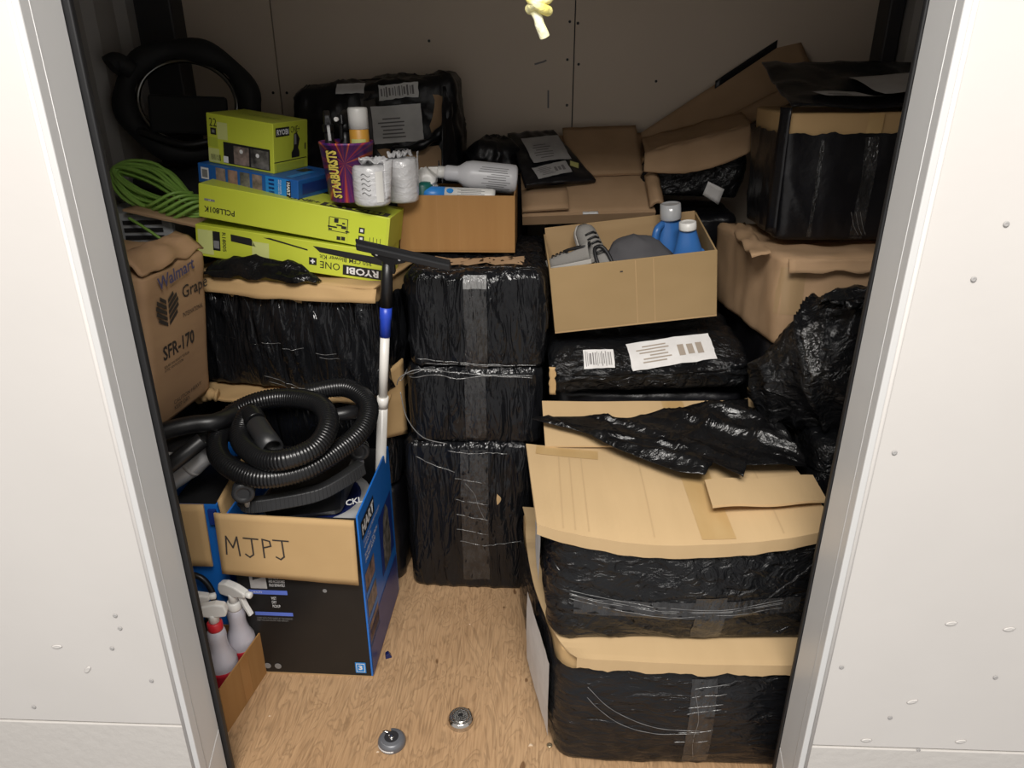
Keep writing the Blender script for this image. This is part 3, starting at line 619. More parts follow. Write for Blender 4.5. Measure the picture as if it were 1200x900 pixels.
# tall stacks at the back left that carry the far objects
t, W, bv = wrapped('tall dark wrapped box against the back wall, under the labelled black box', (-.90,2.55,0), (-.06,2.55,0), .265, 1.215, wr_vertical(20,.005,20,3), FILM_D, n=110, rows=20)
t, W, bv = wrapped('tall dark wrapped box at the left wall, under the green cord and the black ring', (-1.345,2.13,0), (-1.07,2.13,0), .66, 1.06, wr_vertical(21,.005,20,3), FILM_D, n=110, rows=20)
# labelled black box at the back (sloping face with labels, bare lower cardboard)
M, W = frame((-.835,2.56,1.222), (-.275,2.555,1.222), .26)
t = thing('wrapped_box', 'black wrapped box with grey labels against the back wall, behind the purple cup', 'box', M, BG)
b = shell(W, .26, .30, .03, .03, 22, 150, wr_crumple(22,.010,8), (0,0), (.93,.75), bulge=.01, topnoise=.02)
for i, v in enumerate(b.v): b.v[i] = (v[0], v[1]+.03*max(0,v[2]-.1), v[2]*(1+.16*(v[0]/W+.3)))
b.build('film_wrap', FILM_D, t); bv = bvh_of(b)
f = lambda u, v, rot=0: face('front', W, .26, .3, u, v, 0, rot)
label_on(t, bv, f(.36,.185,.07), .165, .115, 41, PAPER, 'lines', .002)
label_on(t, bv, f(.365,.285,.10), .13, .045, 42, PAPER, 'bars', .006)
label_on(t, bv, f(.205,.292,.03), .095, .03, 43, PAPER, 'plain', .003)
conform(t, bv, f(.265,.22,.04), .05, .19, mat('brown_tape',(.05,.042,.038,1),.35), 'tape_strip')
conform(t, bv, f(.40,.065,.12), .20, .09, CARD_D, 'bare_cardboard', off=.004, jag=.02)
conform(t, bv, f(.495,.215,-.12), .04, .12, CARD_D, 'bare_cardboard', off=.003, jag=.012)
MB().grid(lambda u, v: (.235+.05*u*(1.2-v), -.14-.10*(1-v)*(1-u)+.01*ns(u*4,v*6,3), .0+v*.30), 8, 16, True, .003).build('torn_film', FILM_D, t)
MB().tube(spline([(.06,-.15,.10),(.16,-.155,.12),(.23,-.15,.17),(.255,-.13,.25)], 8), lambda k: .014+.004*math.sin(k), 8).build('film_fold', FILM_D, t)

# --- left wrapped box and the one below
t, W, bv = wrapped('wide wrapped box at left with a bare cardboard lid, under the two long lime boxes', (-1.03,2.07,.695), (-.457,1.955,.695), .30, .325, wr_vertical(23,.014,17,3), FILM_V, 'part', rag(.285,.006,23,.01), r=.03, n=200, rows=30, bulge=.02)
M = face('front', W, .30, .325, .28, .13)
for k, (z, x) in enumerate(((.0,.15),(-.012,.16),(.02,-.02),(.01,.05))): crease(t, bv, M, [(x-.03,z),(x,z-.003),(x+.035,z+.004)], .0013)
crease(t, bv, M, [(-.06,-.09),(0,-.105),(.10,-.135),(.17,-.14),(.2,-.12)], .0015); crease(t, bv, M, [(-.05,-.11),(.04,-.13)], .0013)
crease(t, bv, M, [(-.27,.035),(-.1,.015),(0,.0)], .0008, CLEAR)
MB().grid(lambda u, v: (-W/2-.012+u*(W+.03), -.165-.014*v+.004*ns(u*8,v,2), .333-.045*v*(.75+.25*math.sin(u*3))+.006*ns(u*6,v*2,4)), 36, 4, True, .004).build('lid_lip', CARD, t)
MB().grid(lambda u, v: (-W/2-.01+u*(W+.02), -.165+.31*v, .335+.003*ns(u*8,v*5,2)), 24, 10, True, .004).build('lid_flap', CARD, t)
conform(t, bv, face('front', W, .30, .325, .30, .305, 0), .05, .035, TAN, 'packing_tape', nu=3, nv=2, off=.022)
MB().grid(lambda u, v: (-.22+.36*u, -.150-.035*v+.012*ns(u*7,v*2,1), .340+.055*(1-v)*math.sin(u*PI)**.6+.012*ridge(u*5,v*3,2,1)), 26, 8, True, .002).build('torn_film', FILM_S, t)
t, W, bv = wrapped('wrapped box under the wide left one, its cardboard lid showing above the hose', (-1.0,2.07,.365), (-.445,2.0,.365), .30, .315, wr_vertical(24,.006), FILM_V, 'part', rag(.28,.006,24), n=120, rows=14)
def lidl(u, v): return (-W/2-.02+u*(W+.03), -.15-.10*(1-v)*(.7+.3*math.sin(u*5)), .318-.012*(1-v)+.006*ns(u*9,v*3,6)+.004)
MB().grid(lidl, 30, 6, True, .005).build('lid_flap', CARD, t)
MB().tube(spline([(-W/2-.01,-.235,.305),(-W/2+.03,-.24,.322),(-W/2+.06,-.235,.318)], 6), lambda k: .018+.004*math.sin(k*1.9), 8).build('crumpled_corner', CARD, t)
MB().grid(lambda u, v: (W/2-.008+.045*u, -.185+.08*u+.01*ns(v*5,u,1), .19+.20*v+.05*u*(v-.4)), 5, 14, True, .005).build('side_flap', CARD, t)
t, W, bv = wrapped('dark wrapped box on the floor behind the black vacuum carton', (-1.0,2.03,0), (-.445,2.0,0), .36, .36, wr_vertical(25,.006), FILM_D, n=100, rows=12)
t, W, bv = wrapped('dark wrapped box at the left wall, under the brown fan carton', (-1.30,1.69,0), (-1.035,1.69,0), .32, .685, wr_crumple(26,.012,8), FILM_D, n=100, rows=14)

# ------------------------------------------------------------------ brown carton with printing, left
a = math.radians(6); px = V((math.sin(a), math.cos(a), 0)); n0 = V((-1.0,1.70,.70)); 
Wg, Dg, Hg = .27, .30, .43      # local: front of the frame is its right-hand printed side
M, Lg = frame(tuple(n0), tuple(n0+px*.285), .25, .11)
t = thing('cardboard_box', 'brown carton with dark leaf emblem and black printing standing at left jamb', 'box', M)
b = shell(Lg, .25, Hg, .014, .02, 14, 90, lambda p, nn: .004*ns(p.x*7,p.y*7,p.z*7,5)+(.010*ns(p.x*9,p.y*9,p.z*9,2) if p.z > .36 else 0), bulge=.004, topnoise=.02); b.build('carton', CARD_D if False else mat('cardboard_brown',(.36,.22,.125,1),.75,var=(.40,.25,.14,1),vscale=(5,5,20),spec=.2), t); bv = bvh_of(b)
def gtext(s, u, v, w_, h_, m=INKB, bold=0, rot=0): return text(t, s, m, face('front', Lg, .25, Hg, u, v, .006, rot), w_, h_, bold)
gtext('SFR-170', .126, .205, .15, .040, bold=.025); gtext('Grape', .222, .335, .125, .045, bold=.006); gtext('INTERNATIONAL', .205, .278, .10, .013)
gtext('SOLAR FAN READY TO RUN\nATTIC VENTILATION', .11, .162, .12, .018)
gtext('CAUTION HEAVY\nKEEP DRY', .15, .045, .14, .028)
lf = MB(); Mf = face('front', Lg, .25, Hg, .088, .312, .0062)
for sgn in (-1, 1):
    for k in range(5):
        y0 = -.040+.015*k; rr_ = .052*math.sqrt(max(.1, 1-((k-1.6)/3.0)**2)); q = [(sgn*.004, y0), (sgn*.004, y0+.010), (sgn*rr_*.94, y0+.010+.026*rr_/.05), (sgn*rr_, y0+.026*rr_/.05)]
        P = [Mf @ V((x, y, 0)) for x, y in q]; lf.add(P if sgn > 0 else P[::-1], [(0,1,2,3)])
lf.build('leaf_emblem', INKB, t)
text(t, 'Walmart', INKP, face('front', Lg, .25, Hg, .13, .402, .012, .10), .17, .034, .02)
MB().grid(lambda u, v: (-Lg/2+.0+u*Lg, -.128+.09*v+.008*ns(u*6,v*3,2), .430+.035*math.sin(v*2.2)+.012*ns(u*5,v*4,6)), 16, 8, True, .004).build('bent_flap', MATS['cardboard_brown'], t)

# pale appliance with dark slots, cardboard piece and green cord above it
t = thing('appliance', 'pale grey plastic housing with dark slots, under the green cord at left', 'appliance', yaw(-1.215,2.24,1.062,.12))
MB().box((-.12,-.10,0), (.12,.10,.125)).build('housing', mat('pale_grey_plastic',(.34,.35,.36,1),.4), t, .012)
for k in range(3): MB().box((-.02,-.104,.05+.022*k), (.09,-.099,.062+.022*k)).build('slot', INK, t)
MB().box((-.11,-.105,.012), (-.075,-.10,.032)).build('label_plate', PAPER, t)
tag(MB().grid(lambda u, v: (-1.20+.22*u+.02*v, 2.11+.22*v, 1.207-.05*u*(1-v)+.004*ns(u*5,v*5,1)), 12, 10, True, .006).build('cardboard_flap', CARD_D), 'small brown cardboard piece lying under the green cord coil', 'cardboard')
t = thing('cord_coil', 'coiled bright green cord lying by the left jamb beside the lime boxes', 'cord', yaw(-1.14,2.20,1.165,0))
rnd = random.Random(3); pts = []
A_ = V((.86,-.22,-.34)).normalized(); B_ = V((.30,.45,.62)).normalized(); C_ = A_.cross(B_)
for k in range(24):                       # loops of one long cord, fanned out at the left, gathered at the right
    by = .018+.058*((k*7) % 24)/24; ax = .150+rnd.uniform(-.012,.012); oc = rnd.uniform(-.020,.020)
    for j in range(10):
        q = 2*PI*(j+.05*k)/10; fan = 1 if math.cos(q) < .2 else .62
        p = A_*ax*math.cos(q)+B_*(by*math.sin(q)*fan+.012)+C_*(oc+rnd.uniform(-.004,.004)); pts.append(p+V((0,0,.065)))
MB().tube(spline(pts, 4), .0052, 6).build('cord', CORD, t)
for k in range(5):                        # the turns that bind the coil
    c_ = V((0,0,.065))+A_*(.035+.022*k)
    MB().tube(spline([c_-B_*.050-C_*.0-A_*.05, c_-B_*.035+C_*.036-A_*.01, c_+B_*.02+C_*.042+A_*.035, c_+B_*.055+C_*.0+A_*.06], 6), .0052, 6).build('binding_turn', CORD, t)
MB().tube(spline([(-.05,-.085,.015),(.0,-.10,-.01),(.05,-.105,-.045),(.07,-.10,-.06)], 6), .0045, 6).build('cord_end', CORD, t)

# dark ring-shaped thing and bag at the back left
M = Matrix.Translation((-1.135,2.50,1.475)) @ Matrix.Rotation(math.radians(-14), 4, 'X') @ Matrix.Rotation(math.radians(12), 4, 'Z')
t = thing('ring_frame', 'large dark ring with a shiny inner rim and a knob, at the back left corner', 'ring', M)
ring = lambda R, n=64, sz=.84: [(R*math.cos(2*PI*k/n), 0, sz*R*math.sin(2*PI*k/n)) for k in range(n)]
MB().tube(ring(.19), lambda k: .034+.006*math.sin(k*.6), 14, closed=True).build('padded_ring', FABK, t)
MB().tube(ring(.150), .008, 10, closed=True).build('inner_rim', mat('dark_chrome',(.20,.20,.19,1),.22,metal=1), t)
MB().box((-.12,-.012,-.10), (.12,.012,.02)).build('cross_panel', FABK, t, .01)
MB().tube(spline([(-.15,-.03,.08),(-.185,-.05,.10),(-.205,-.06,.085)], 6), lambda k: .026+.006*(k/12), 12).build('knob', FABK, t)
MB().tube(spline([(-.14,-.04,-.10),(.0,-.055,-.14),(.14,-.04,-.10)], 8), .012, 8).build('lower_bar', PBLK, t)
b = shell(.37, .34, .20, .08, .06, 14, 80, wr_crumple(30,.012,7), bulge=.02, topnoise=.02)
t = thing('fabric_bag', 'dark soft bag in the corner behind the green cord, beneath the dark ring', 'bag', yaw(-1.185,2.62,1.066,.05)); b.build('bag_body', FABK, t)
b = shell(.16, .13, .17, .05, .05, 12, 60, wr_crumple(31,.012,9), bulge=.02)
t = thing('fabric_bag', 'small dark rounded bag peeking over the lime lamp box', 'bag', yaw(-.885,2.44,1.232,.05)) if False else None

# ------------------------------------------------------------------ lime and blue retail boxes
def carton(name, label, fl, fr, D, H, m, cat='box', group=None, bevel=.002, pitch=0):
    M, W = frame(fl, fr, D, pitch); t = thing(name, label, cat, M, group); MB().box((-W/2,-D/2,0), (W/2,D/2,H)).build('carton', m, t, bevel); return t, W
G2 = ((-.985,2.065,1.086), (-.440,2.015,1.022)); D, H = .15, .090
t, W = carton('tool_box', 'lower long lime carton with upside-down black lettering, on the wide left wrapped box', *G2, D, H, LIME)
F = lambda u, v, rot=0, off=.0008: face('front', W, D, H, u, v, off, rot)
decal(t, INK, F(.490,.023), .115, .029); text(t, 'RYOBI', WHITE, F(.490,.023,PI,.0014), .092, .020, .03)
text(t, 'ONE', INK, F(.395,.028,PI), .058, .020, .0); decal(t, INK, F(.345,.034), .022, .021); text(t, '+', WHITE, F(.345,.034,0,.0014), .013, .013, .05)
text(t, '350 CFM Blower Kit', INK, F(.440,.051,PI), .15, .012, .005)
b = MB(); Mq = F(0,0); b.add([Mq @ V(p+(0,)) for p in ((.345,.078),(.365,.063),(.55,.050),(.55,.072))], [(0,1,2,3)]); b.build('tool_picture', INK, t)
b = MB(); b.add([Mq @ V(p+(0,)) for p in ((.105,.056),(.178,.050),(.165,.072),(.105,.076))], [(0,1,2,3)]); b.build('tool_picture', INK, t)
b = MB(); b.add([Mq @ V(p+(0,)) for p in ((.20,.080),(.33,.062),(.33,.066),(.22,.082))], [(0,1,2,3)]); b.build('tool_picture', INK, t)
decal(t, LIME_L, F(.030,.043), .045, .07); decal(t, INK, F(.062,.05), .022, .055); decal(t, GREYPR, F(.062,.040,0,.0014), .016, .022)
text(t, 'R18005', INK, F(.085,.05,-PI/2), .055, .011, .01); decal(t, LIME_L, F(.192,.035), .05, .06)
G1 = ((-.958,2.060,1.197), (-.424,2.022,1.112)); D, H = .155, .093
t, W = carton('tool_box', 'upper long lime carton with upside-down lettering, under the blue box and purple cup', *G1, D, H, LIME)
F = lambda u, v, rot=0, off=.0008: face('front', W, D, H, u, v, off, rot)
text(t, 'PCLL801K', INK, F(.060,.026,PI), .088, .016, .02); decal(t, GREYPR, F(.032,.052), .03, .006); text(t, 'P', WHITE, F(.032,.052,PI,.0014), .006, .004)
decal(t, mat('lime_bright_sticker',(.55,.63,.05,1),.35), F(.482,.046), .105, .090)
for k, z in enumerate((.022,.045)): decal(t, INK, F(.466,z,0,.0014), .016, .016); decal(t, WHITE, F(.466,z,0,.0018), .008, .008)
for k in range(4): decal(t, INK, F(.490+.010*k,.018,0,.0014), .0015, .024+.004*(k % 2))
for k in range(2): decal(t, INK, F(.402+.013*k,.012+.001*k), .011, .010)
b = MB()
for k in range(6): b.quad(F(0,0), .008+.004*(k % 3), .004, -.037+.415+.012*(k % 5), .034+.007*(k % 4))
for x, y, ww, hh in ((.373,.048,.002,.04),(.425,.048,.002,.04),(.40,.068,.05,.0015),(.40,.03,.05,.0015)): b.quad(F(0,0), ww, hh, x, y)
b.quad(F(0,0), .012, .012, .393, .06); b.quad(F(0,0), .014, .008, .415, .044); b.build('spec_icons', INK, t)
T = lambda u, v, rot=0, off=.0008: face('top', W, D, H, u, v, off, rot)
decal(t, INKB, T(.437,.026), .19, .042); text(t, 'RYOBI', LIME_D, T(.437,.026,0,.0014), .16, .030, .03); text(t, 'ONE+', INKB, T(.290,.030), .09, .028, .02)
BB = ((-.985,2.155,1.278), (-.672,2.065,1.242)); D, H = .21, .054
t, W = carton('tool_box', 'flat blue carton with small tool pictures, between the lime boxes', *BB, D, H, BLUE_T)
F = lambda u, v, rot=0, off=.0008: face('front', W, D, H, u, v, off, rot)
decal(t, WHITE, F(.024,.028), .026, .032); decal(t, GREYPR, F(.024,.028,0,.0014), .018, .022)
for k, m in enumerate((PICA, PICC, PICB, PICA)): decal(t, m, F(.077+.040*k,.027), .032, .046, 'tool_picture')
decal(t, BLUE_L, F(.262,.027), .075, .050)
for k in range(4): decal(t, BLUE_D, F(.243,.010+.011*k), .018, .006)
text(t, 'STUD SENSOR\nAND LASER KIT', WHITE, F(.270,.027,-PI/2,.0014), .042, .010); decal(t, INK, F(.298,.027,0,.0012), .014, .044); text(t, 'HART', WHITE, F(.298,.027,-PI/2,.0018), .036, .010, .03)
R = lambda u, v, rot=0, off=.0008: face('right', W, D, H, u, v, off, rot)
decal(t, BLUE_D, R(.10,.027), .16, .03)
T = lambda u, v, rot=0, off=.0008: face('top', W, D, H, u, v, off, rot); decal(t, INK, T(.26,.14), .03, .05); decal(t, BLUE_L, T(.285,.08), .02, .12)
GB = ((-.955,2.175,1.331), (-.748,2.115,1.306)); D, H = .17, .135
t, W = carton('tool_box', 'small boxy lime carton with lamp pictures on top of the blue one', *GB, D, H, LIME)
F = lambda u, v, rot=0, off=.0008: face('front', W, D, H, u, v, off, rot)
text(t, '22', INK, F(.022,.112), .024, .022, .0); decal(t, INK, F(.022,.088), .019, .018); decal(t, GREYPR, F(.022,.088,0,.0014), .009, .008)
decal(t, LIME_L, F(.052,.092), .034, .046); decal(t, LIME_L, F(.020,.022), .036, .038); decal(t, LIME_D, F(.020,.058), .03, .026)
decal(t, INK, F(.129,.035), .152, .058)
decal(t, PICA, F(.112,.033,0,.0014), .05, .050, 'lamp_picture'); decal(t, PICB, F(.172,.033,0,.0014), .058, .050, 'lamp_picture'); decal(t, WHITE, F(.060,.016,0,.0014), .016, .018)
for x, z in ((.112,.045),(.165,.042)): MB().lathe([(.006,0),(.005,.0004)], 10, F(x,z,0,.0018)).build('lamp_glow_print', WHITE, t)
b = MB(); rr = random.Random(5)
for k in range(9): b.quad(F(0,0), .0016 if k % 2 else .003, .016, .012+k*.0035, .017)
b.build('barcode', INK, t)
R = lambda u, v, rot=0, off=.0008: face('right', W, D, H, u, v, off, rot)
decal(t, INK, R(.043,.110), .066, .024); text(t, 'RYOBI', WHITE, R(.043,.110,0,.0014), .056, .015, .03); text(t, 'ONE+', INK, R(.105,.113), .045, .018, .0)
b = MB(); Mq = R(0,0)
b.add([Mq @ V(p+(0,)) for p in ((.085,.035),(.125,.035),(.125,.05),(.118,.06),(.128,.085),(.112,.105),(.098,.10),(.095,.06),(.085,.05))], [tuple(range(9))]); b.build('lamp_drawing', INK, t)
decal(t, GREYPR, R(.104,.085,0,.0014), .010, .028)
decal(t, INK, R(.080,.030), .16, .002); decal(t, LIME_D, R(.080,.014), .14, .02); decal(t, INK, R(.155,.062), .006, .018)
text(t, 'RYOBI ONE+', LIME_D, face('top', W, D, H, .12, .085), .13, .03, .02)

# ------------------------------------------------------------------ purple cup with bottles, wrapped rolls
def cupmat():
    m = bpy.data.materials.new('starburst_print'); m.use_nodes = True; N = m.node_tree.nodes; L = m.node_tree.links; b = N['Principled BSDF']
    tc = N.new('ShaderNodeTexCoord'); mp = N.new('ShaderNodeMapping'); mp.inputs['Location'].default_value = (-.012,.0,-.105); L.new(tc.outputs['Object'], mp.inputs[0])
    sx = N.new('ShaderNodeSeparateXYZ'); L.new(mp.outputs[0], sx.inputs[0])
    at = N.new('ShaderNodeMath'); at.operation = 'ARCTAN2'; L.new(sx.outputs['Z'], at.inputs[0]); L.new(sx.outputs['X'], at.inputs[1])
    cb = N.new('ShaderNodeCombineXYZ'); L.new(at.outputs[0], cb.inputs['X'])
    n = N.new('ShaderNodeTexNoise'); n.inputs['Scale'].default_value = 4.5; n.inputs['Detail'].default_value = 3; L.new(cb.outputs[0], n.inputs['Vector'])
    r = N.new('ShaderNodeValToRGB'); e = r.color_ramp.elements; e[0].position = .36; e[0].color = (.035,.018,.14,1); e[1].position = .5; e[1].color = (.13,.02,.15,1)
    for p, c in ((.58,(.45,.04,.06,1)),(.66,(.75,.25,.05,1)),(.72,(.85,.6,.2,1))): q = e.new(p); q.color = c
    L.new(n.outputs['Fac'], r.inputs[0]); L.new(r.outputs[0], b.inputs['Base Color']); b.inputs['Roughness'].default_value = .35; return m
t = thing('cup', 'tall purple printed cup with a red starburst, standing on the upper lime box', 'cup', yaw(-.528,2.078,1.243,-.06))
MB().lathe([(.052,0),(.055,.003),(.072,.150),(.073,.150),(.073,.156),(.069,.156),(.068,.148),(.050,.012)], 32).build('cup_body', cupmat(), t)
def wraptext(parent, s, m, R0, R1, Htot, ang0, zc, wlen, h, bold):     # lettering wrapped round a cone, reading upwards
    o = text(parent, s, m, Matrix(), wlen, h, bold)
    for v in o.data.vertices:
        z = zc+v.co.x; a = ang0+(-v.co.y)/(.062); r = R0+(R1-R0)*z/Htot+.0012; v.co = V((r*math.cos(a), r*math.sin(a), z))
    return o
wraptext(t, 'STARBURSTS', INK, .054, .0725, .15, math.radians(-108), .076, .128, .033, .09).location = (0,0,0)
wraptext(t, 'STARBURSTS', GOLD, .0548, .0733, .15, math.radians(-108), .076, .125, .030, .045)
t2 = thing('aerosol_can', 'white-capped spray can with an orange label, standing in the purple cup', 'can', yaw(-.492,2.085,1.262,0))
MB().lathe([(.024,0),(.026,.003),(.026,.165),(.022,.172)], 24).build('can_body', ORNG, t2); MB().lathe([(.0265,.168),(.0265,.218),(.024,.222),(.01,.223)], 24).build('cap', WPL, t2)
MB().grid(lambda u, v: (.0264*math.cos(-2.3+1.6*u), .0264*math.sin(-2.3+1.6*u), .115+.028*v), 10, 1).build('label_band', LIME_L, t2)
for k, (x, y, a) in enumerate(((-.566,2.072,.3),(-.540,2.105,-.2))):
    q = thing('trigger_bottle', ('black spray bottle with a glossy black trigger, left one in the purple cup', 'black spray bottle with a pale nozzle, behind the other in the purple cup')[k], 'bottle', yaw(x, y, 1.262, a) @ Matrix.Rotation(.06*(k-.5), 4, 'Y'))
    MB().lathe([(.020,0),(.022,.004),(.022,.11),(.012,.14),(.012,.165)], 18).build('bottle_body', PBLK, q)
    MB().lathe([(.014,.160),(.015,.178),(.012,.182)], 16).build('collar', PBLK, q)
    MB().hexa([(-.010,-.032,.180),(.010,-.032,.180),(.010,.022,.182),(-.010,.022,.182)], [(-.007,-.028,.205),(.007,-.028,.205),(.009,.018,.215),(-.009,.018,.215)]).build('spray_head', PBLK, q, .003)
    MB().box((-.004,-.026,.140), (.004,-.019,.182)).build('trigger', SILV if k == 0 else PBLK, q, .001); MB().lathe([(.005,0),(.006,.010)], 10, basis((0,-.040,.194),(1,0,0),(0,0,1))).build('nozzle', WPL if k else PBLK, q)
def roll(label, x, y, z, R, H, a, hole=True):
    q = thing('paper_roll', label, 'paper roll', yaw(x, y, z, a), 'plastic wrapped paper rolls')
    b = MB().lathe([(R*.86,0),(R*.98,.006),(R,.02),(R,H-.02),(R*.97,H-.005),(R*.85,H),(R*.35,H+.002),(R*.25,H-.012),(R*.05,H-.012)], 48)
    b.v = [tuple(V(v)*(1+.03*ns(v[0]*40,v[1]*40,v[2]*30,a)+.02*ridge(v[0]*25,v[1]*25,v[2]*12,3))) for v in b.v]; b.build('wrapped_roll', PLAST, q)
    MB().grid(lambda u, v: ((R*1.02+.012*u*v)*math.cos(-.9+.5*u), (R*1.02+.01*u)*math.sin(-.9+.5*u), .02+(H-.005)*v+.006*ns(u*5,v*7,a)), 8, 12, True, .001).build('loose_wrap', PLAST, q)
    MB().grid(lambda u, v: (-R*.6+R*1.5*u, -R*.3+R*.9*v, H+.004+.018*ridge(u*3,v*3,a,2)), 14, 10, True, .001).build('twisted_wrap_top', PLAST, q)
    return q
q = roll('front white paper roll in clear wrap, on the end of the upper lime box', -.455, 2.028, 1.240, .049, .102, .3)
MB().grid(lambda u, v: (.0505*math.cos(-1.45+.42*u), .0505*math.sin(-1.45+.42*u), .012+.08*v), 6, 4).build('paper_band', WPL, q)
gp = MB()
for k in range(5): gp.tube([(.0508*math.cos(a_), .0508*math.sin(a_), .035+.012*k+.004*math.sin(j)) for j, a_ in enumerate([-2.2+.08*i for i in range(7)])], .0009, 4)
gp.build('printed_pattern', GREYPR, q)
roll('second paper roll in clear wrap, behind the front roll beside the orange carton', -.395, 2.150, 1.228, .045, .118, 1.1)
t = thing('tin_can', 'small dark green printed can between wrapped roll and orange carton', 'can', yaw(-.352,2.235,1.075,0))
MB().lathe([(.030,0),(.032,.004),(.032,.185),(.026,.195),(.01,.197)], 24).build('can_body', TEAL, t)

# ------------------------------------------------------------------ open cartons
def open_carton(name, label, fl, fr, D, H, m, inner, th=.005, pitch=0, group=None, back_extra=0, heights=None):
    M, W = frame(fl, fr, D, pitch); t = thing(name, label, 'box', M, group); hf, hr, hb, hl = heights or (H, H, H+back_extra, H)
    MB().box((-W/2,-D/2,0), (W/2,D/2,th)).build('bottom_panel', inner, t)
    MB().box((-W/2,-D/2,th), (W/2,-D/2+th,hf)).build('front_panel', m, t, .001)
    MB().box((-W/2+th,D/2-th,th), (W/2-th,D/2,hb)).build('back_panel', inner, t, .001)
    for s, h in ((-1, hl), (1, hr)):
        x0, x1 = sorted((s*W/2, s*(W/2-th)))
        MB().hexa([(x0,-D/2+th,th),(x1,-D/2+th,th),(x1,D/2,th),(x0,D/2,th)], [(x0,-D/2+th,hf-.001),(x1,-D/2+th,hf-.001),(x1,D/2,h),(x0,D/2,h)]).build('side_panel', m, t, .001)
    return t, W
C1, W = open_carton('open_carton', 'small orange-brown open carton holding a white spray bottle, on the centre stack', (-.418,2.178,1.074), (-.075,2.178,1.074), .22, .166, CARD_O, CARD_O)
for u in (.115, .18): decal(C1, mat('carton_crease',(.36,.185,.065,1),.8), face('front', W, .22, .166, u, .083, .0006), .0025, .165, 'crease_line')
t = thing('spray_bottle', 'white spray bottle lying on its side across the small orange carton', 'bottle', Matrix.Translation((-.075,2.30,1.268)) @ Matrix.Rotation(math.radians(-84), 4, 'Y') @ Matrix.Rotation(.1, 4, 'X'))
MB().lathe([(.036,0),(.042,.005),(.043,.02),(.043,.135),(.038,.155),(.026,.172),(.023,.18),(.023,.21),(.015,.222)], 32).build('bottle_body', mat('grey_white_plastic',(.56,.56,.58,1),.35), t)
b = MB(); rr = random.Random(9)
for k in range(12):
    a0 = -2.55+.16*k; z0 = rr.uniform(.02,.04); z1 = z0+rr.uniform(.05,.09)
    b.grid(lambda u, v: (.0436*math.cos(a0+.05*u), .0436*math.sin(a0+.05*u), z0+(z1-z0)*v), 2, 2)
b.build('label_text', GREYPR, t)
MB().lathe([(.018,.215),(.018,.235),(.014,.24)], 16).build('collar', WPL, t)
MB().hexa([(-.03,-.011,.236),(.016,-.011,.236),(.016,.011,.236),(-.03,.011,.236)], [(-.038,-.008,.262),(.012,-.008,.268),(.012,.008,.268),(-.038,.008,.262)]).build('spray_head', WPL, t, .003)
t = thing('aerosol_can', 'small blue and white can lying at front of the orange carton', 'can', Matrix.Translation((-.345,2.225,1.236)) @ Matrix.Rotation(math.radians(92), 4, 'Y'))
MB().lathe([(.020,0),(.0235,.004),(.0235,.062)], 24).build('blue_cap', mat('bright_blue',(.03,.22,.62,1),.35), t); MB().lathe([(.0232,.062),(.0232,.20),(.02,.21)], 24).build('can_body', WPL, t)
MB().lathe([(.008,0),(.008,.0008)], 12, basis((-.0155,-.0175,.078),(0,0,1),(-.75,.66,0)), 1.3, 1).build('printed_oval', BLUE_L, t)
b = MB()
for k in range(7): b.grid(lambda u, v: (.0236*math.cos(-2.6+.2*k+.08*u), .0236*math.sin(-2.6+.2*k+.08*u), .10+.07*v+.01*(k % 2)), 1, 2)
b.build('label_text', GREYPR, t)
b = shell(.075, .06, .075, .03, .03, 10, 50, wr_crumple(40,.016,22), bulge=.01); t = thing('crumpled_paper', 'crumpled white tissue at left end of the orange carton', 'paper', yaw(-.362,2.262,1.226,.3)); b.build('tissue', WPL, t)
tag(MB().box((-.410,2.20,1.0795), (-.10,2.36,1.20)).build('packed_contents', FABK), 'dark packed contents filling the small orange carton', 'contents') if True else None

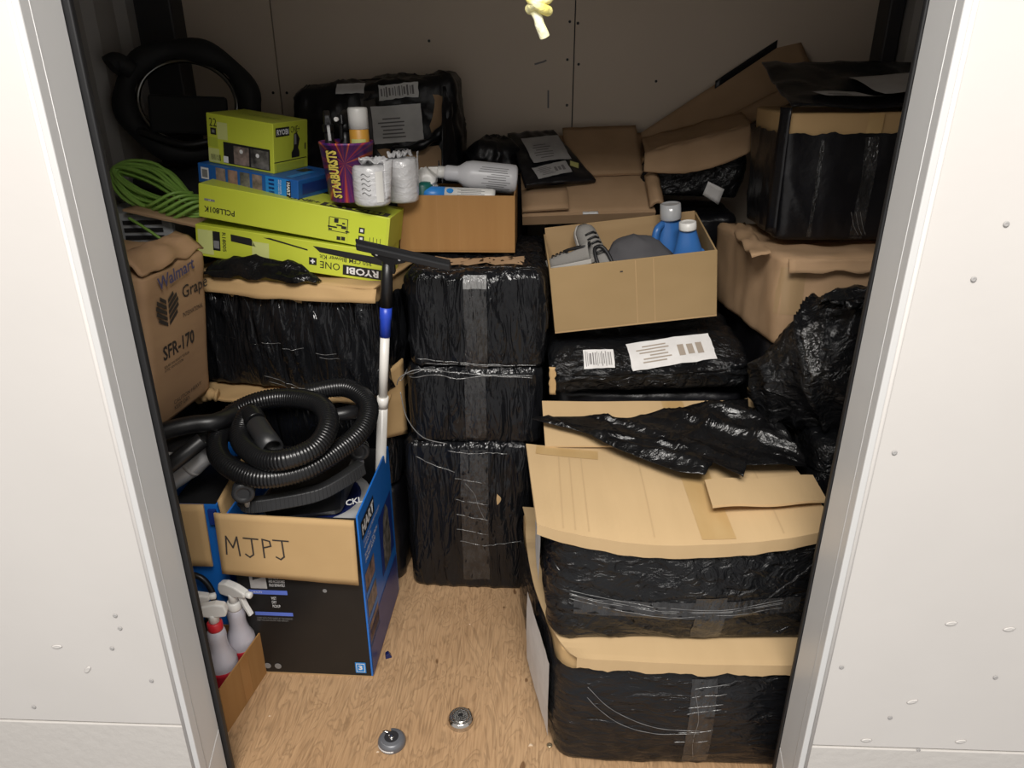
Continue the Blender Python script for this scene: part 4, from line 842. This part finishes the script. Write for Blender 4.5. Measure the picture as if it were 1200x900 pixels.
OCf = ((.047,2.035,.872), (.510,2.055,.925)); D, H = .25, .196
OC, W = open_carton('open_carton', 'large open carton with shoes, grey cloth and blue jugs, on the labelled box', *OCf, D, H, CARD_M, CARD_IN, .005, math.radians(3), heights=(H, H+.045, H+.05, H+.03))
for u, c in ((.24,1),(.29,1)): decal(OC, CARD_IN, face('front', W, D, H, u, .098, .0006), .0025, .19, 'crease_line')
decal(OC, INKB, face('front', W, D, H, .20, .165), .008, .004, 'smudge')
MOC = OC.matrix_world.copy()
def inoc(x, y, z, a=0, ex=0, ey=0): return MOC @ Matrix.Translation((x, y, z)) @ Matrix.Rotation(a, 4, 'Z') @ Matrix.Rotation(ex, 4, 'X') @ Matrix.Rotation(ey, 4, 'Y')
def sneaker(label, M):
    t = thing('sneaker', label, 'shoe', M, 'sneakers in the open carton')
    def sect(s):                       # s 0 heel .. 1 toe: half width, height
        wd = .036+.010*math.sin(s*PI)*(.6+.4*s)-.02*max(0, s-.9)*8; h = .085-.05*s+(.0 if s > .3 else .02*(1-s/.3)); return wd, h*(1-max(0, s-.92)*7)
    def up(u, v):
        s = v; wd, h = sect(s); a = PI*u; op = .016*math.exp(-((u-.5)/.16)**2)*(1 if s < .5 else 0)
        return (-wd*math.cos(a), -.13+.26*s, .018+(h-op)*math.sin(a)**.8)
    MB().grid(up, 20, 26, True, .004).build('upper', SHOE_G, t)
    MB().prism([(x*1.08, y) for x, y in ([(sect(k/14)[0], -.135+.27*k/14) for k in range(15)]+[(-sect(k/14)[0], -.135+.27*k/14) for k in range(14,-1,-1)])], 0, .022).build('sole', SHOE_L, t, .004)
    for k in range(5):
        s = .42+.085*k; wd, h = sect(s); MB().tube([(-.022,-.13+.26*s,.018+h*.93),(-.008,-.128+.26*s,.024+h),(.008,-.126+.26*s,.024+h),(.022,-.13+.26*s,.018+h*.93)], .004, 6).build('lace', INK, t)
    MB().tube(spline([(-.024,-.115,.085),(-.027,-.05,.085),(-.018,-.005,.082),(.0,.005,.08),(.018,-.005,.082),(.027,-.05,.085),(.024,-.115,.085),(0,-.13,.092)], 5, True), .007, 8, closed=True).build('collar', INK, t)
    return t
sneaker('grey sneaker with dark laces standing upright in the open carton, next to grey cloth', inoc(-.098,.03,.165,.35,math.radians(48)) @ Matrix.Scale(.78, 4))
sneaker('pale sneaker lying tipped at left end of the open carton', inoc(-.172,-.015,.158,1.15,math.radians(-12),math.radians(10)) @ Matrix.Scale(.60, 4))
b = MB(); b.lathe([(.10*math.cos(k/12*PI/2)*(1+.05*math.sin(k)), .105*math.sin(k/12*PI/2)**.8) for k in range(13)], 64, None, 1.05, .78)
b.v = [tuple(V(v)*(1+.10*ns(v[0]*12,v[1]*12,v[2]*12,3)+.05*ridge(v[0]*16,v[1]*16,v[2]*9,5))) for v in b.v]
t = thing('cloth', 'bunched dark grey cloth heaped in the middle of the open carton', 'cloth', inoc(.03,.015,.115)); b.build('cloth_heap', GCLOTH, t)
tag(MB().hexa([MOC @ V(p) for p in ((-.215,-.112,.006),(.10,-.112,.006),(.10,.112,.006),(-.215,.112,.006))], [MOC @ V(p) for p in ((-.215,-.112,.105),(.10,-.112,.105),(.10,.112,.11),(-.215,.112,.11))]).build('dark_clothes', FABK), 'dark clothing packed under the shoes in the open carton', 'clothes')
def jug(label, M, H, R, cap, caph, big):
    t = thing('detergent_jug', label, 'jug', M, 'blue jugs in the open carton')
    MB().lathe([(R*.9,0),(R,.008),(R,H*.45),(R*.93,H*.58),(R*.62,H*.78),(R*.50,H*.86),(R*.48,H*.90)], 32, None, 1.15, .75).build('jug_body', JUG, t)
    MB().lathe([(R*.58,H*.88),(R*.60,H*.885+.002),(R*.57,H*.88+caph),(R*.45,H*.885+caph),(R*.42,H*.875+caph)], 28).build('cap', cap, t)
    if big: MB().tube(spline([(-R*.45,0,H*.84),(-R*1.0,-.02,H*.80),(-R*1.2,-.02,H*.60),(-R*1.05,0,H*.44)], 6), .011, 10).build('handle', JUG, t)
    else: MB().tube(spline([(R*.45,0,H*.66),(R*1.0,0,H*.60),(R*1.05,0,H*.42),(R*.95,0,H*.3)], 6), .009, 10).build('handle', JUG, t)
    return t
jug('taller blue jug with clear cap at back right of the open carton', inoc(.142,.055,.006,.2), .275, .052, CLRCAP, .045, True)
jug('shorter blue jug with white cap at right of the open carton', inoc(.172,-.035,.006,-.1), .262, .042, WPL, .022, False)

# black-film bundle at right
b = MB()
def blob(u, v):
    a = 2*PI*u; ph = PI*v; rx = .130*(.75+.45*math.sin(ph*.9+.2)); x = rx*math.sin(ph)*math.cos(a); y = .115*math.sin(ph)*math.sin(a); z = .19*math.cos(ph)
    x += -.05*math.cos(ph)*0+.045*math.cos(ph)-.02; d = 1+.20*(ridge(x*7+z*3, y*7, z*4, 8)**3)+.16*ns(x*6, y*6, z*6, 9)+.05*ridge(x*20+z*8, y*20, z*10, 4)**2
    return (x*d, y*d, z*d)
b.grid(blob, 110, 80); 
t = thing('film_bundle', 'shiny crumpled black film bundle hanging by the right jamb', 'plastic film', yaw(.765,1.795,.885,-.1)); b.build('crumpled_film', FILM_C, t)
MB().grid(lambda u, v: (-.10+.26*u, -.10-.03*v+.02*ns(u*5,v*4,2), .17+.05*v*(1-u)+.045*u-.03*v+.02*ridge(u*4,v*3,1,3)), 26, 10, True, .003).build('upper_fold', FILM_C, t)
MB().grid(lambda u, v: (-.125+.075*u+.015*ns(v*5,u,1)+.03*v, -.085+.02*u-.055*v, .115-.11*v+.02*u+.012*math.sin(u*3)), 10, 14, True, .003).build('front_fold', mat('film_glossy',(.012,.012,.012,1),.14,bump=.9,bscale=(50,50,90),bdist=.01,bdet=5,spec=.8), t)
MB().grid(lambda u, v: (.01+.12*u*(1-v)+.02*v, -.13+.01*ns(u*4,v*4,6), .10-.30*v), 12, 18, True, .003).build('hanging_fold', FILM_S, t)
MB().grid(lambda u, v: (.12+.045*u, -.10-.01*u, .05+.09*v+.01*ns(u*4,v*4,3)), 6, 8, True, .004).build('bare_cardboard', CARD_D, t)
tag(MB().grid(lambda u, v: (.60+.10*u, 1.66-.03*v+.02*ns(u*4,v*5,4), .60+.26*v+.02*u), 10, 20, True, .004).build('film_flap', FILM_S), 'loose black film flap hanging below the crumpled bundle', 'plastic film') if False else None

# ------------------------------------------------------------------ vacuum carton with contents
HW, HD, HH = .345, .375, .53
M = yaw(-.622,1.765,0,math.radians(-1.0))
VC = thing('vacuum_carton', 'black and blue vacuum carton with a folded-down flap marked MJPJ', 'box', M)
th = .005
MB().box((-HW/2,-HD/2,0), (HW/2,HD/2,th)).build('bottom_panel', CARD_IN, VC)
MB().box((-HW/2,-HD/2,th), (HW/2-th,-HD/2+th,HH)).build('front_panel', BLK, VC, .001)
MB().box((-HW/2,HD/2-th,th), (HW/2-th,HD/2,HH)).build('back_panel', BLK, VC, .001)
MB().box((-HW/2,-HD/2+th,th), (-HW/2+th,HD/2-th,HH)).build('side_panel', BLUE, VC, .001)
MB().box((HW/2-th,-HD/2,th), (HW/2,HD/2,HH+.008)).build('side_panel', BLUE, VC, .001)
flapf = lambda u, v: (-HW/2-.022*(1-.6*u)+u*(HW+.012-.01), -HD/2-.008-.014*v+.0015*ns(u*6,v*3,1), HH+.012-.01*u-v*(.178+.012*u))
fp = MB().grid(flapf, 24, 10, True, .005)
flap = fp.build('folded_flap', CARD, VC)
S_ = [[(-.068,-.026),(-.064,.026),(-.048,-.006),(-.034,.026),(-.031,-.028)],[(-.016,.024),(.024,.023)],[(.006,.024),(.007,-.022),(-.004,-.030),(-.015,-.022)],
      [(.036,.024),(.037,-.028)],[(.036,.024),(.056,.020),(.058,.006),(.038,.0)],[(.066,.024),(.108,.023)],[(.090,.024),(.092,-.022),(.082,-.030),(.070,-.024)]]
hw_ = MB()
def onflap(x, y):
    u = .235+x*.92/.352; v = .50-y*1.05/.185; p = flapf(u, v); return V((p[0], p[1]-.0064, p[2]))
for st in S_:
    for (xa, ya), (xb, yb) in zip(st, st[1:]):
        p, q = onflap(xa, ya), onflap(xb, yb); d = (q-p).normalized(); n_ = d.cross(V((0,-1,0))).normalized()*.0021; e = d*.0015
        hw_.add([p-e-n_, q+e-n_, q+e+n_, p-e+n_], [(0,1,2,3)])
hw_.build('handwriting', INKB, VC)
F = lambda u, v, rot=0, off=.001: face('front', HW, HD, HH, u, v, off, rot)
decal(VC, PAPER_D, F(.058,.325), .045, .05); MB().add([F(.058,.325,0,.0016) @ V(p+(0,)) for p in ((-.014,.002),(.012,.012),(.006,.022),(-.012,.024))], [(0,1,2,3)]).build('printed_arrow', INK, VC)
decal(VC, BAR, F(.081,.288), .105, .014); decal(VC, BAR, F(.088,.215), .105, .012)
text(VC, 'REPLACEMENT PARTS\nAND ACCESSORIES\nSOLD SEPARATELY', WHITE, F(.112,.325), .05, .034); text(VC, 'WET\nDRY\nPICKUP', WHITE, F(.098,.255), .022, .036)
text(VC, 'CARRY WITH TWO HANDS BY THE HANDLES\nKEEP THIS CARTON DRY AND UPRIGHT', GREYPR, F(.088,.196), .10, .013); text(VC, 'CAPACITY', WHITE, F(.05,.288,0,.0016), .03, .006)
text(VC, 'HART', WHITE, F(.195,.352), .03, .010, .02)
for x in (.045,.075): MB().lathe([(.010,0),(.0095,.0004)], 14, F(x,.028)).build('recycling_mark', GREYPR, VC)
MB().lathe([(.006,0),(.0058,.0006)], 12, F(.237,.30)).build('sticker_dot', GREYPR, VC)
decal(VC, BLUE_L, F(.312,.035), .030, .038); decal(VC, WHITE, F(.312,.035,0,.0014), .024, .030); decal(VC, BLUE_L, F(.312,.035,0,.0018), .021, .026); text(VC, '3', WHITE, F(.312,.036,0,.0022), .011, .016, .04)
R = lambda u, v, rot=0, off=.001: face('right', HW, HD, HH, u, v, off, rot)
decal(VC, INK, R(.088,.478), .14, .052); text(VC, 'HART', WHITE, R(.088,.478,0,.0016), .125, .034, .04)
text(VC, '3 GALLON WET/DRY VACUUM\nASPIRADORA', WHITE, R(.12,.428), .18, .026); text(VC, 'POWERFUL SUCTION\nSTRONG MOTOR', WHITE, R(.10,.385), .14, .030, .01)
for k in range(3):
    decal(VC, PICC if k != 1 else PICA, R(.063,.315-.085*k), .10, .060, 'photo_panel'); decal(VC, BLUE_L, R(.063,.275-.085*k), .11, .012)
decal(VC, BLUE_D, R(.185,.08), .36, .15); decal(VC, BLUE_D, R(.27,.30), .16, .20)
b = MB(); b.add([R(0,0,0,.0016) @ V(p+(0,)) for p in ((.22,.20),(.30,.20),(.315,.26),(.30,.37),(.275,.40),(.24,.37),(.22,.30))], [tuple(range(7))]); b.build('vacuum_picture', PICB, VC)
# shop vacuum lying upside down in it: drum, dolly ring and casters
t = thing('shop_vacuum', 'upside-down shop vacuum base with casters, in the black and blue carton', 'vacuum', yaw(-.62,1.765,.006,0))
MB().lathe([(.10,.012),(.135,.03),(.15,.10),(.15,.44),(.145,.46),(.12,.47)], 40).build('drum', NAVY, t)
MB().lathe([(.153,.44),(.156,.452),(.153,.466),(.12,.468)], 40).build('drum_band', SILV, t)
arm = spline([(-.125,-.165,.562),(-.10,-.185,.565),(-.02,-.172,.572),(.06,-.150,.582),(.115,-.105,.596),(.150,-.055,.604)], 8)
b = MB(); n_ = len(arm)
for k in range(n_-1):
    p, q = arm[k], arm[k+1]; d = (q-p).normalized(); s_ = V((-d.y, d.x, 0))*.020; h = V((0,0,.022+.010*math.sin(k*.5)*0)); e = d*.002
    b.hexa([p-s_-h-e, q-s_-h+e, q+s_-h+e, p+s_-h-e], [p-s_*.7+h*.5-e, q-s_*.7+h*.5+e, q+s_*.7+h*.5+e, p+s_*.7+h*.5-e])
b.build('dolly_arm', PGRY, t, .003)
MB().hexa([(-.09,-.14,.47),(.10,-.10,.47),(.10,.10,.47),(-.09,.10,.47)], [(-.10,-.165,.55),(.11,-.09,.58),(.10,.10,.56),(-.09,.10,.56)]).build('dolly_plate', PBLK, t, .02)
MB().hexa([(-.14,-.175,.535),(-.09,-.19,.535),(-.07,-.16,.535),(-.13,-.145,.535)], [(-.145,-.19,.56),(-.09,-.195,.565),(-.07,-.165,.565),(-.13,-.15,.565)]).build('dolly_foot', PGRY, t, .006)
for (x, y, z, a) in ((-.108,-.205,.612,.3),(.135,.0,.622,.3)):
    c = MB()
    for s in (-1, 1):
        Mw = Matrix.Translation((x, y, z)) @ Matrix.Rotation(a, 4, 'Z') @ basis((0, s*.008-.004, 0), (1,0,0), (0,0,1))
        c.lathe([(.012,-.008),(.026,-.008),(.028,-.004),(.028,.004),(.026,.008),(.016,.008),(.014,.005)], 24, Mw)
    co = c.build('caster', PGRY, t); MB().tube([(x, y, z-.01), (x, y+.01, z-.05)], .008, 10).build('caster_stem', SILV, co)
MB().tube(spline([(-.06,-.06,.60),(-.02,-.09,.655),(.02,-.10,.66),(.06,-.09,.645)], 8), .009, 10).build('carry_handle', PGRY, t)
text(t, 'CKL', WHITE, basis((.135,-.096,.517), (.87,.5,.0), (0,0,1)), .045, .018, .02)
# ribbed hose
hp = [(-.636,1.839,.748),(-.534,1.861,.756),(-.461,1.806,.734),(-.459,1.721,.70),(-.515,1.64,.672),(-.581,1.575,.655),(-.68,1.549,.650),(-.781,1.595,.662),(-.829,1.672,.681),(-.823,1.755,.714),(-.744,1.775,.750),(-.664,1.777,.760),(-.573,1.736,.764),(-.528,1.662,.745),(-.544,1.591,.716),(-.602,1.547,.705),(-.67,1.563,.695),(-.745,1.631,.702),(-.762,1.685,.722),(-.745,1.705,.748),(-.716,1.668,.742)]
hp = [V(p)+V((0,0,.012)) for p in hp]
path = resample(spline(hp, 14), .0026)
t = thing('vacuum_hose', 'ribbed black vacuum hose coiled on top of the black and blue carton', 'hose', Matrix.Translation((-.64,1.68,.66)))
off = V((.64,-1.68,-.66))
MB().tube([p+off for p in path], lambda k: .0255+.0016*math.cos(k*2*PI/3), 18).build('ribbed_tube', HOSE, t)
c0, c1 = V((-.716,1.668,.748))+off, V((-.650,1.585,.722))+off; d = (c1-c0).normalized(); Mc = basis(c0, d.orthogonal(), d.cross(d.orthogonal()))
L_ = (c1-c0).length
MB().lathe([(.0255,0),(.027,.004),(.027,L_*.55),(.0285,L_*.6),(.0285,L_),(.023,L_+.0005),(.022,L_*.5),(.005,L_*.5)], 28, Mc).build('end_cuff', PGRY, t)
# wand lying behind the hose, right
t = tag(MB().tube([(-.60,1.80,.70), (-.47,1.87,.70)], .020, 16).build('vacuum_wand', PBLK), 'short black vacuum wand behind the hose loop at right', 'wand')
# squeegee
t = thing('squeegee', 'squeegee with white telescopic pole, blue collar and black head, standing in the vacuum carton', 'squeegee', Matrix.Translation((-.512,1.90,.008)))
pt, pb = V((.114,.005,1.135)), V((0,0,0)); at = lambda k: pb.lerp(pt, k)
MB().tube([at(0), at(.62)], .0150, 18).build('lower_pole', POLE, t); MB().tube([at(.60), at(.63)], .0162, 18).build('pole_lip', POLE, t); MB().tube([at(.62), at(.79)], .0128, 18).build('upper_pole', POLE, t)
MB().tube([at(.79), at(.83), at(.835), at(.865)], lambda k: (.0150,.0150,.0165,.0165)[k], 18).build('blue_collar', COLLAR, t)
MB().tube([at(.865), at(.92), at(.985)], lambda k: (.0175,.016,.013)[k], 18).build('grip', PBLK, t)
hd = pt+V((.004,-.012,-.016)); bx = V((.226,0,-.050)).normalized()
Mh = basis(hd, bx, (0,-.35,1)); MB().prism([(-.012,-.045),(.012,-.045),(.014,-.015),(.045,.0),(.045,.014),(-.045,.014),(-.045,.0),(-.014,-.015)], -.008, .008, Mh).build('bracket', PBLK, t, .002)
MB().box((-.083,.006,-.010), (.165,.024,.010), Mh).build('blade_channel', PGRY, t, .002); MB().box((-.083,.024,-.003), (.165,.034,.003), Mh).build('rubber_blade', INK, t)
for x in (-.030,.030): MB().lathe([(.004,0),(.003,.002)], 10, Mh @ Matrix.Translation((x,.006,.008))).build('bolt', SILV, t)

# ------------------------------------------------------------------ second blue carton with vacuum parts
B2, W = open_carton('vacuum_carton', 'second blue carton with folded brown flaps, half hidden behind left jamb', (-1.15,1.625,0), (-.836,1.585,0), .07, .535, BLUE, CARD_IN) if False else (None, 0)
M, W = frame((-.998,1.610,0), (-.830,1.610,0), .345); W2, D2, H2 = W, .345, .54
t = thing('vacuum_carton', 'second blue carton with folded brown flaps, half hidden behind left jamb', 'box', M)
MB().box((-W/2,-D2/2,0), (W/2,D2/2,th)).build('bottom_panel', CARD_IN, t)
MB().box((-W/2,-D2/2,th), (W/2,-D2/2+th,H2)).build('front_panel', BLUE, t, .001); MB().box((-W/2,D2/2-th,th), (W/2,D2/2,H2)).build('back_panel', BLUE, t, .001)
for s in (-1, 1): MB().box((min(s*W/2,s*(W/2-th)),-D2/2+th,th), (max(s*W/2,s*(W/2-th)),D2/2-th,H2)).build('side_panel', BLUE, t, .001)
MB().grid(lambda u, v: (-W/2-.02+u*(W-.01), -D2/2-.006-.012*v, H2+.006-v*.185), 8, 8, True, .005).build('folded_flap', CARD, t)
MB().grid(lambda u, v: (W/2+.004+.016*v+.012*u*v, -D2/2+.0+u*.20, H2+.012+.03*u-v*(.17-.06*u)), 8, 8, True, .004).build('folded_flap', CARD, t)
for p in ((W/2-.012,-D2/2-.010,H2-.03),): MB().box((p[0]-.008,p[1]-.004,p[2]-.022), (p[0]+.012,p[1]+.004,p[2]+.022)).build('printed_tab', BLUE_D, t)
t = thing('vacuum_tubes', 'black curved vacuum tubes above the second blue carton', 'tubes', Matrix.Translation((-.90,1.68,.60)))
o = V((.90,-1.68,-.60))
MB().tube([p+o for p in spline([(-1.02,1.60,.700),(-.955,1.635,.735),(-.885,1.665,.745),(-.83,1.69,.742),(-.80,1.76,.735)], 8)], .023, 14).build('upper_tube', PBLK, t)
MB().tube([p+o for p in spline([(-1.01,1.545,.61),(-.95,1.575,.648),(-.895,1.60,.685),(-.85,1.64,.715)], 8)], .021, 14).build('lower_tube', PBLK, t)
MB().tube([p+o for p in spline([(-1.00,1.66,.655),(-.92,1.69,.69),(-.86,1.71,.70)], 8)], .020, 14).build('rear_tube', PBLK, t)
MB().box((-.075,-.060,.058), (-.025,-.045,.082)).build('silver_badge', SILV, t, .004)
t = thing('vacuum_nozzle', 'silver grey vacuum body piece lying in the second blue carton', 'vacuum part', Matrix.Translation((-.99,1.655,.575)) @ Matrix.Rotation(.30, 4, 'Z') @ Matrix.Rotation(math.radians(58), 4, 'Y'))
MB().lathe([(.030,-.04),(.036,.0),(.038,.10),(.034,.125),(.031,.155),(.020,.16)], 28).build('housing', SILV, t); MB().lathe([(.0385,.085),(.0385,.096)], 28).build('seam_ring', PAPER_D, t)
tag(MB().box((-.985,1.64,.01), (-.835,1.94,.50)).build('packed_contents', FABK), 'dark packed contents inside the second blue carton', 'contents')
t = tag(MB().tube(spline([(-.975,1.585,.33),(-.93,1.575,.345),(-.885,1.57,.335),(-.862,1.565,.29),(-.870,1.56,.235),(-.90,1.555,.18),(-.92,1.55,.10),(-.925,1.55,.012)], 10), .008, 10).build('black_cable', PBLK), 'thin black cable looping in front of the second blue carton', 'cable')

# ------------------------------------------------------------------ carton of spray bottles
SBm, W = frame((-.945,1.375,0), (-.790,1.375,0), .235)
t = thing('open_carton', 'low orange-brown carton of spray bottles on the floor beside the left jamb', 'box', SBm @ Matrix.Shear('XZ', 4, (0, 0)) if False else SBm)
SW, SD, SH = W, .235, .145; sh = .035
b = MB().box((-SW/2,-SD/2,0), (SW/2+sh,SD/2,.004))
MB().hexa([(-SW/2,-SD/2,0),(SW/2,-SD/2,0),(SW/2+sh,SD/2,0),(-SW/2,SD/2,0)], [(-SW/2,-SD/2,.004),(SW/2,-SD/2,.004),(SW/2+sh,SD/2,.004),(-SW/2,SD/2,.004)]).build('bottom_panel', CARD_O, t)
MB().hexa([(SW/2-.004,-SD/2,.004),(SW/2,-SD/2,.004),(SW/2+sh,SD/2,.004),(SW/2+sh-.004,SD/2,.004)], [(SW/2-.004,-SD/2,SH),(SW/2,-SD/2,SH),(SW/2+sh,SD/2,SH),(SW/2+sh-.004,SD/2,SH)]).build('side_panel', CARD_O, t)
MB().box((-SW/2,-SD/2,.004), (-SW/2+.004,SD/2,SH)).build('side_panel', CARD_O, t)
MB().box((-SW/2+.004,-SD/2,.004), (SW/2-.004,-SD/2+.004,SH)).build('front_panel', CARD_O, t)
MB().box((-SW/2+.004,SD/2-.004,.004), (SW/2+sh-.004,SD/2,SH)).build('back_panel', CARD_O, t)
MB().add([(SW/2+.0006+sh*k, -SD/2+.235*k, z) for k, z in ((.40,.004),(.56,.004),(.56,SH),(.40,SH))], [(0,1,2,3)]).build('tape_strip', mat('carton_tape',(.36,.18,.06,1),.35), t)
def trigger(label, x, y, a, collar, liquid):
    t = thing('spray_bottle', label, 'bottle', yaw(x, y, .006, a), 'spray bottles in the low carton')
    MB().lathe([(r_*.82, z_) for r_, z_ in [(.036,0),(.041,.006),(.042,.02),(.042,.085),(.046,.105),(.048,.125),(.045,.148),(.034,.168),(.029,.185),(.0275,.205),(.029,.220),(.027,.235),(.019,.245)]], 32).build('bottle_body', MILK, t)
    if liquid: MB().lathe([(r_*.82, z_) for r_, z_ in [(.0415,.004),(.0432,.02),(.0432,.078),(.0450,.092),(.0475,.108),(.049,.120),(.02,.1205)]], 32).build('red_liquid', REDL, t)
    MB().lathe([(.0185,.240),(.0195,.246),(.0195,.262),(.016,.266)], 24).build('screw_collar', collar, t)
    MB().lathe([(.014,.262),(.012,.285),(.012,.292)], 20).build('neck', WPL, t)
    pr = [(-.040,.300),(-.034,.285),(-.010,.284),(.012,.286),(.030,.292),(.050,.296),(.050,.310),(.020,.322),(-.012,.326),(-.034,.320)]
    MB().prism(pr, -.011, .011, basis((0,0,0), (1,0,0), (0,0,1))).build('spray_head', WPL, t, .004)
    MB().lathe([(.007,0),(.009,.004),(.009,.016),(.004,.018)], 14, basis((.048,0,.303),(0,1,0),(0,0,1))).build('nozzle', WPL, t)
    MB().prism([(.022,.292),(.034,.292),(.045,.262),(.058,.238),(.050,.234),(.036,.258)], -.007, .007, basis((0,0,0), (1,0,0), (0,0,1))).build('trigger', WPL, t, .002)
    return t
trigger('clear spray bottle with white collar and red liquid, rear one in the low carton', -.806, 1.560, -.35, WPL, True)
trigger('clear spray bottle with a red collar, nearest in the low carton', -.826, 1.480, .15+PI, REDC, True)
trigger('spray bottle mostly hidden by the left jamb, red collar showing', -.90, 1.515, .3, REDC, True)

# ------------------------------------------------------------------ small things on the floor, rope
def disc_lock(name, label, x, y, a, body, wedge):
    t = thing(name, label, 'lock', yaw(x, y, 0, a))
    n = 40; gap = math.radians(46); prof = [(.0345,.0),(.0355,.006),(.034,.014),(.029,.020),(.018,.023)]
    b = MB(); 
    def fn(u, v):
        an = gap/2+(2*PI-gap)*u; s = v*(len(prof)-1); i = min(int(s), len(prof)-2); f_ = s-i; r_ = prof[i][0]+(prof[i+1][0]-prof[i][0])*f_; z_ = prof[i][1]+(prof[i+1][1]-prof[i][1])*f_
        return (r_*math.cos(an), r_*math.sin(an), z_)
    b.grid(fn, n, 12, True); P = [fn(0, k/12) for k in range(13)]; Q = [fn(1, k/12) for k in range(13)]
    for R_, fl_ in ((P, 0), (Q, 1)): 
        vs = list(R_)+[(R_[-1][0], R_[-1][1], 0)]; b.add(vs, [tuple(range(14)) if fl_ else tuple(reversed(range(14)))])
    b.build('lock_body', body, t)
    MB().lathe([(.019,.0),(.019,.0215),(.017,.0225)], 28).build('centre_disc', DGM if body is not CHROME else CHROME, t)
    for k in range(2): MB().lathe([(.029-.007*k,.0195+.0018*k),(.030-.007*k,.0208+.0018*k),(.027-.007*k,.0215+.0018*k)], 30).build('pressed_ring', body, t) if body is CHROME else None
    MB().tube([(.014,.0-.010,.013),(.030,.002,.013),(.032,.010,.013)], .0045, 10).build('shackle', CHROME, t)
    MB().lathe([(.006,.0),(.006,.0245),(.004,.025)], 14).build('keyhole_plug', CHROME if body is not CHROME else INK, t)
    if wedge:
        MB().grid(lambda u, v: ((.0352+.0004-.008*v**2)*math.cos(1.35+1.45*u), (.0356-.008*v**2)*math.sin(1.35+1.45*u), .005+.0155*v), 10, 5, True).build('white_sticker', WHITE, t)
        MB().box((-.010,.002,.0228), (.008,.0045,.0236)).build('scratch_mark', WHITE, t)
    return t
disc_lock('disc_padlock', 'round dark grey disc lock with a white sticker, on the floor at front', -.359, 1.358, 2.2, mat('grey_lock',(.13,.135,.15,1),.35,metal=.2), True)
disc_lock('disc_padlock', 'round polished steel disc lock on the floor, right of the dark one', -.190, 1.431, .75, CHROME, False)
t = thing('plastic_wedge', 'small dark wedge lying on the floor against the blue carton side', 'wedge', yaw(-.435,1.655,0,.3)); MB().hexa([(0,-.012,0),(.020,-.010,0),(.018,.012,0),(0,.012,0)], [(.002,-.008,.010),(.012,-.006,.016),(.010,.008,.014),(.002,.008,.010)]).build('wedge', NAVY, t, .002)
t = thing('screw_cap', 'tiny brass-coloured cap on the floor beside the nearest wrapped box', 'cap', yaw(.043,1.365,0,0)); MB().lathe([(.007,0),(.0075,.003),(.004,.0045),(.002,.003)], 16).build('cap', mat('brass',(.5,.40,.26,1),.3,metal=.8), t)
for k, (x, y, l) in enumerate(((-.005,1.365,'pale wood splinter on the floor left of the nearest wrapped box'),(-.39,1.33,'tiny pale chip on the floor near the dark lock'),(-.70,1.43,'tiny white crumb on the floor beside the spray bottle carton'),(-.20,1.80,'tiny pale speck on the floor in front of the centre stack'))):
    s = (.006,.004,.003,.0025)[k]; tag(MB().hexa([(x-s,y-s*.6,0.0002),(x+s,y-s*.4,.0002),(x+s*.8,y+s*.6,.0002),(x-s*.5,y+s*.8,.0002)], [(x-s*.6,y-s*.3,s*.5),(x+s*.5,y-s*.2,s*.6),(x+s*.4,y+s*.3,s*.5),(x-s*.3,y+s*.4,s*.5)]).build('wood_chip', mat('pale_chip',(.62,.48,.34,1),.8)), l, 'debris')
t = thing('pull_rope', 'yellow pull rope with a knot hanging from the door header', 'rope', Matrix.Translation((-.008,1.265,2.070)))
MB().tube([(0,0,-.03), (.002,0,-.2), (.001,0,-.372)], .0075, 12).build('rope', YROPE, t)
kn = [(-.014,.004,-.400),(-.004,-.014,-.392),(.013,-.008,-.386),(.014,.008,-.380),(0,.014,-.376),(-.013,.006,-.378),(-.012,-.010,-.386),(.004,-.014,-.398),(.014,.0,-.402),(.004,.010,-.398),(-.006,.004,-.392)]
MB().tube(spline(kn, 8), .0078, 12).build('knot', YROPE2, t)
tail = spline([(-.008,-.002,-.400),(-.001,-.004,-.411),(.002,-.003,-.421),(.007,-.002,-.431),(.010,0,-.438)], 6)
MB().tube(tail, lambda k: .0070+.0012*k/24, 12).build('rope_tail', YROPE, t)
